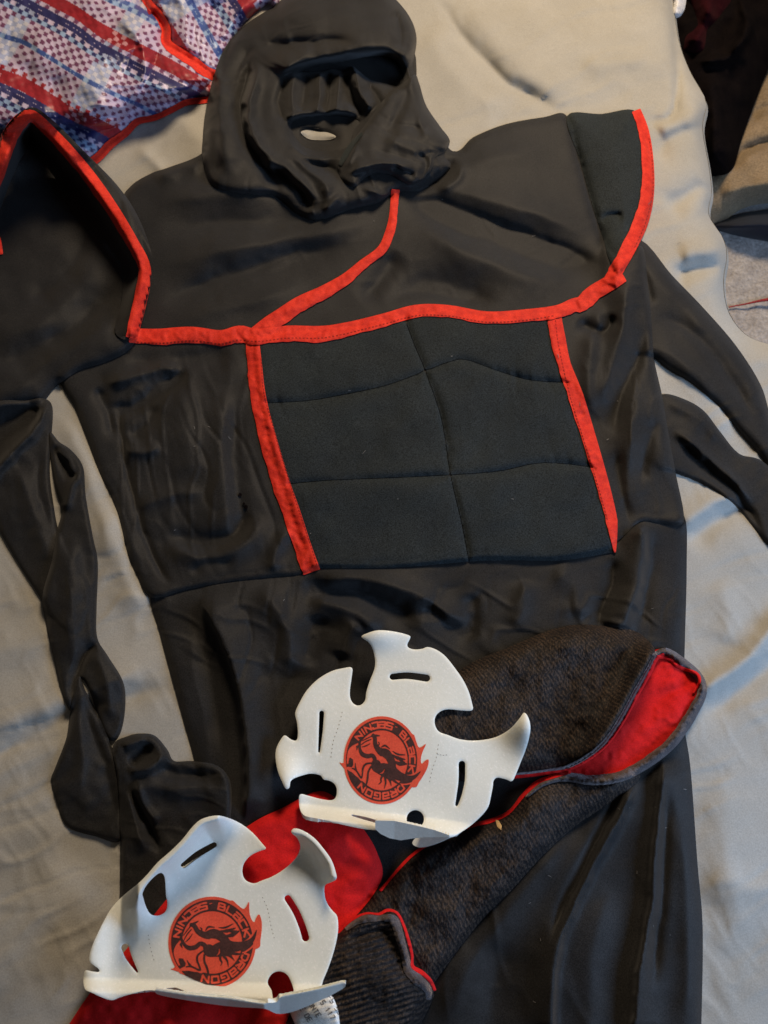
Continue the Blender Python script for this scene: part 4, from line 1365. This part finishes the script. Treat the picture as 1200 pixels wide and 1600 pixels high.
def stars():
    g = 'white foam throwing stars'
    Z = (2.857, 420, 970)
    t = thing('throwing_star', 'upper white foam throwing star, blades nearly flat, lying on the black lower section', 'toy star', (600, 1180), g)
    body = [(412, 72), (440, 55), (490, 42), (560, 48), (626, 65), (630, 80), (618, 105), (624, 120), (650, 128), (685, 125), (710, 117), (750, 130),
            (790, 160), (830, 210), (865, 260), (890, 310), (905, 360), (909, 399), (860, 400), (800, 395), (765, 405), (743, 430), (742, 465),
            (760, 495), (800, 510), (850, 528), (910, 535), (980, 528), (1030, 512), (1080, 480), (1120, 435), (1140, 409), (1160, 435), (1168, 480),
            (1160, 530), (1145, 580), (1125, 630), (1105, 680), (1086, 716), (1060, 708), (1020, 700), (1003, 715), (1000, 740), (990, 790), (980, 830),
            (950, 870), (900, 915), (850, 948), (812, 967), (740, 955), (660, 935), (560, 925), (470, 935), (350, 915), (230, 885), (165, 872),
            (142, 848), (135, 810), (140, 774), (180, 782), (230, 795), (280, 801), (300, 785), (303, 750), (290, 725), (265, 712), (244, 708),
            (230, 690), (190, 682), (150, 690), (110, 705), (96, 720), (92, 745), (76, 750), (60, 720), (40, 670), (30, 610), (35, 565), (60, 520),
            (75, 512), (100, 530), (124, 533), (130, 500), (125, 450), (118, 410), (140, 360), (170, 310), (220, 260), (280, 225), (330, 212),
            (371, 209), (370, 250), (362, 310), (365, 350), (385, 375), (410, 376), (430, 355), (435, 320), (450, 270), (470, 220), (475, 180),
            (465, 130), (445, 95)]
    body = spline(sub(body, Z), 3, True)
    sl = [(sub([(553, 250), (620, 245), (704, 256)], Z), [4.8, 5.6]), (sub([(236, 412), (232, 490), (224, 585)], Z), [3.8, 3.2, 1.4]),
          (sub([(862, 640), (861, 710), (850, 775), (838, 822)], Z), [5.2, 5, 4, 2]), (sub([(372, 868), (430, 882), (480, 896)], Z), [1.2, 2.4, 2.4]),
          (sub([(654, 884), (654, 886)], Z), [13.5, 13.5])]
    slots = [(spline(p, 4), w) for p, w in sl]

    def cut(P):
        d = np.full(len(P), -1e3)
        for p, w in slots:
            d = np.maximum(d, -sd_stroke(P, p, w))
        return d
    G0 = gblur(GH, 40)
    c0 = np.array([600.0, 1180.0])
    h0 = plane(body)

    def flat1(P, di):
        lift = 9 * np.exp(-((P[:, 0] - 445) / 28) ** 2 - ((P[:, 1] - 1225) / 40) ** 2)
        lift += 12 * np.exp(-((P[:, 0] - 822) / 30) ** 2 - ((P[:, 1] - 1130) / 40) ** 2)
        lift += 6 * np.exp(-((P[:, 0] - 585) / 40) ** 2 - ((P[:, 1] - 990) / 24) ** 2)
        # the bottom blade curls up toward the viewer
        line = 1262 + (P[:, 0] - 470) * 0.115
        k = np.clip((P[:, 1] - line + 8) / 22, 0, 1)
        lift += 13 * k ** 1.6 * np.clip((760 - P[:, 0]) / 80, 0, 1)
        sag = 2.0 * vnoise(P, 110, 5.0)
        return lift + sag
    _, H1 = piece('foam_body', body, M_FOAM, t, level=h0, thick=0, rise=flat1, curve=False, step=1.9, solid=2.3, sdf=cut, round_edge=0.5)
    fb = sub([(475, 891), (560, 893), (660, 914), (740, 934), (806, 957), (808, 966), (760, 966), (690, 967), (640, 972), (590, 980), (540, 971), (500, 952), (475, 930)], Z)
    f2 = np.array(fb)

    def slope(P, di):
        y0 = np.interp(P[:, 0], [586, 616, 651, 679, 702], [1281.5, 1282.5, 1290, 1297, 1305])
        return 12 - 0.22 * np.clip(P[:, 1] - y0, 0, 40)
    piece('curled_blade', f2, M_FOAM, t, level=lambda P: h0(P) + 8, thick=0, rise=slope, curve=False, step=1.5, solid=2.2)
    lb = sub([(812, 960), (770, 985), (712, 1006), (672, 1012), (646, 1001), (642, 986), (665, 965), (740, 950)], Z)
    piece('blade_tip', spline(lb, 4, True), M_FOAM, t, level=lambda P: h0(P) - 2, thick=0, rise=lambda P, di: 0.12 * (P[:, 0] - 645), curve=False, step=1.5, solid=2.2)
    emblem(t, H1, (596.4, 1187.9), 59.4, 68.7, 0.0)
    perforation(t, H1, sub([(328, 405), (312, 470), (288, 540), (276, 620)], Z))
    perforation(t, H1, sub([(757, 550), (748, 610), (728, 670), (716, 728)], Z))
    perforation(t, H1, sub([(750, 594), (775, 600), (800, 598)], Z), 4.5)

    Z = (2.727, 120, 1260)
    t = thing('throwing_star', 'lower white foam throwing star with its upper left blade curled up, on the red lining', 'toy star', (330, 1450), g)
    body = [(262, 328), (300, 290), (345, 238), (400, 190), (450, 140), (490, 90), (530, 55), (590, 39), (640, 47), (700, 74), (750, 113), (790, 158),
            (806, 180), (780, 190), (740, 210), (711, 245), (706, 285), (720, 315), (755, 328), (790, 315), (830, 300), (880, 270), (920, 235),
            (945, 200), (952, 165), (937, 132), (914, 112), (924, 94), (960, 101), (1010, 133), (1050, 178), (1085, 228), (1103, 280), (1106, 310),
            (1080, 325), (1058, 336), (1055, 370), (1065, 410), (1090, 445), (1110, 470), (1113, 530), (1100, 600), (1075, 680), (1050, 740),
            (1030, 785), (940, 815), (860, 835), (760, 830), (640, 828), (500, 815), (400, 798), (335, 785), (290, 785), (230, 800), (180, 815),
            (150, 826), (110, 815), (60, 792), (36, 780), (28, 745), (34, 700), (60, 702), (92, 706), (95, 694), (70, 675), (53, 655), (60, 610),
            (85, 550), (120, 480), (150, 430), (200, 378)]
    body = spline(sub(body, Z), 3, True)
    slots = [(spline(sub([(455, 252), (515, 205), (585, 164)], Z), 4), [4.4, 5.2, 4.2]),
             (spline(sub([(206, 602), (222, 645), (258, 706)], Z), 4), [6, 5, 1.2]),
             (spline(sub([(899, 392), (935, 450), (962, 515), (975, 560)], Z), 4), [5.2, 5.4, 5.6]),
             (spline(sub([(382, 778), (420, 779), (455, 788)], Z), 4), [1.2, 2.6, 1.2])]
    hb = spline(sub([(352, 284), (374, 298), (378, 340), (380, 380), (386, 415), (378, 447), (350, 465), (316, 460), (296, 430), (284, 392), (281, 366),
                     (308, 322)], Z), 4, True)
    hc = spline(sub([(830, 715), (860, 703), (890, 712), (910, 740), (924, 790), (890, 812), (860, 830), (838, 828), (830, 785), (813, 750)], Z), 4, True)

    def cut2(P):
        d = np.full(len(P), -1e3)
        for p, w in slots:
            d = np.maximum(d, -sd_stroke(P, p, w))
        d = np.maximum(d, -sd_poly(P, hb))
        return np.maximum(d, -sd_poly(P, hc))
    h0 = plane(body)
    rimA = spline(sub([(225, 420), (262, 350), (300, 300), (345, 248), (400, 200), (450, 148), (490, 100), (530, 62), (590, 42)], Z), 5)
    rimB = spline(sub([(920, 100), (965, 108), (1012, 140), (1052, 186), (1086, 238), (1100, 290)], Z), 5)

    def curl(P, di):
        qa = np.maximum(sd_stroke(P, rimA, 0.0) - 5.5, 0)
        qb = np.maximum(sd_stroke(P, rimB, 0.0) - 4.5, 0)
        # left of the curled rim another blade lies low again
        lowline = P[:, 0] < 120 + 250 / 2.727
        a = 34 * np.exp(-(qa / 19) ** 1.25)
        lf = np.clip(((P[:, 0] - 190) / 26), 0, 1)
        a = a * lf
        b = 16 * np.exp(-(qb / 13) ** 1.5)
        line = 1545 + (P[:, 0] - 240) * 0.03
        k = np.clip((P[:, 1] - line + 16) / 26, 0, 1)
        c = 8 * k * k * (3 - 2 * k)
        d = 7 * np.exp(-((P[:, 0] - 140) / 30) ** 2)
        return a + b + c + d + 1.5 * vnoise(P, 90, 9.0)
    _, H2 = piece('foam_body', body, M_FOAM, t, level=h0, thick=0, rise=curl, curve=False, step=1.9, solid=2.3, sdf=cut2, round_edge=0.5)
    bb = sub([(335, 780), (346, 776), (400, 786), (460, 796), (560, 809), (640, 814), (700, 822), (740, 832), (800, 837), (850, 834), (866, 815), (885, 804),
              (940, 796), (1030, 776), (1095, 757), (1134, 747), (1144, 768), (1100, 796), (1040, 826), (960, 861), (900, 880), (850, 883), (800, 862),
              (700, 856), (600, 846), (470, 826), (380, 810), (338, 797)], Z)

    def slope2(P, di):
        y0 = np.interp(P[:, 0], [243, 290, 355, 413, 437, 497, 536], [1545, 1552, 1558, 1567, 1556, 1544, 1534])
        return 15 - 0.9 * np.clip(P[:, 1] - y0 - 3, 0, 40)
    piece('curled_blade', spline(bb, 3, True), M_FOAM, t, level=lambda P: h0(P) + 8, thick=0, rise=slope2, curve=False, step=1.5, solid=2.2)
    clip = spline([(200, 1380), (440, 1380), (440, 1500), (400, 1530), (366, 1541), (345, 1541), (322, 1538), (304, 1531), (285, 1522), (264, 1517), (200, 1515)], 2, True)
    clip = np.array([(200, 1380), (440, 1380), (440, 1500), (400, 1530), (368, 1540), (345, 1541), (322, 1538), (304, 1531), (285, 1522), (264, 1518), (200, 1515)], float)
    emblem(t, H2, (331.5, 1472.5), 68.5, 71.5, R(29), clip)
    perforation(t, H2, sub([(790, 385), (814, 440), (826, 505), (846, 578)], Z))
    perforation(t, H2, sub([(304, 545), (314, 600), (330, 660)], Z))


stars()


# ------------------------------------------------------------------ crumb and stray fibres
def bits():
    o, _ = piece('wood_chip', [(774, 1281), (779, 1282), (784, 1290), (783, 1297), (777, 1292)], M_CHIP, None, thick=1.5, w=2, blur=2, step=0.9, curve=False)
    o['label'] = 'tiny tan crumb stuck to the knitted cuff right of the upper star'
    o['category'] = 'crumb'


bits()
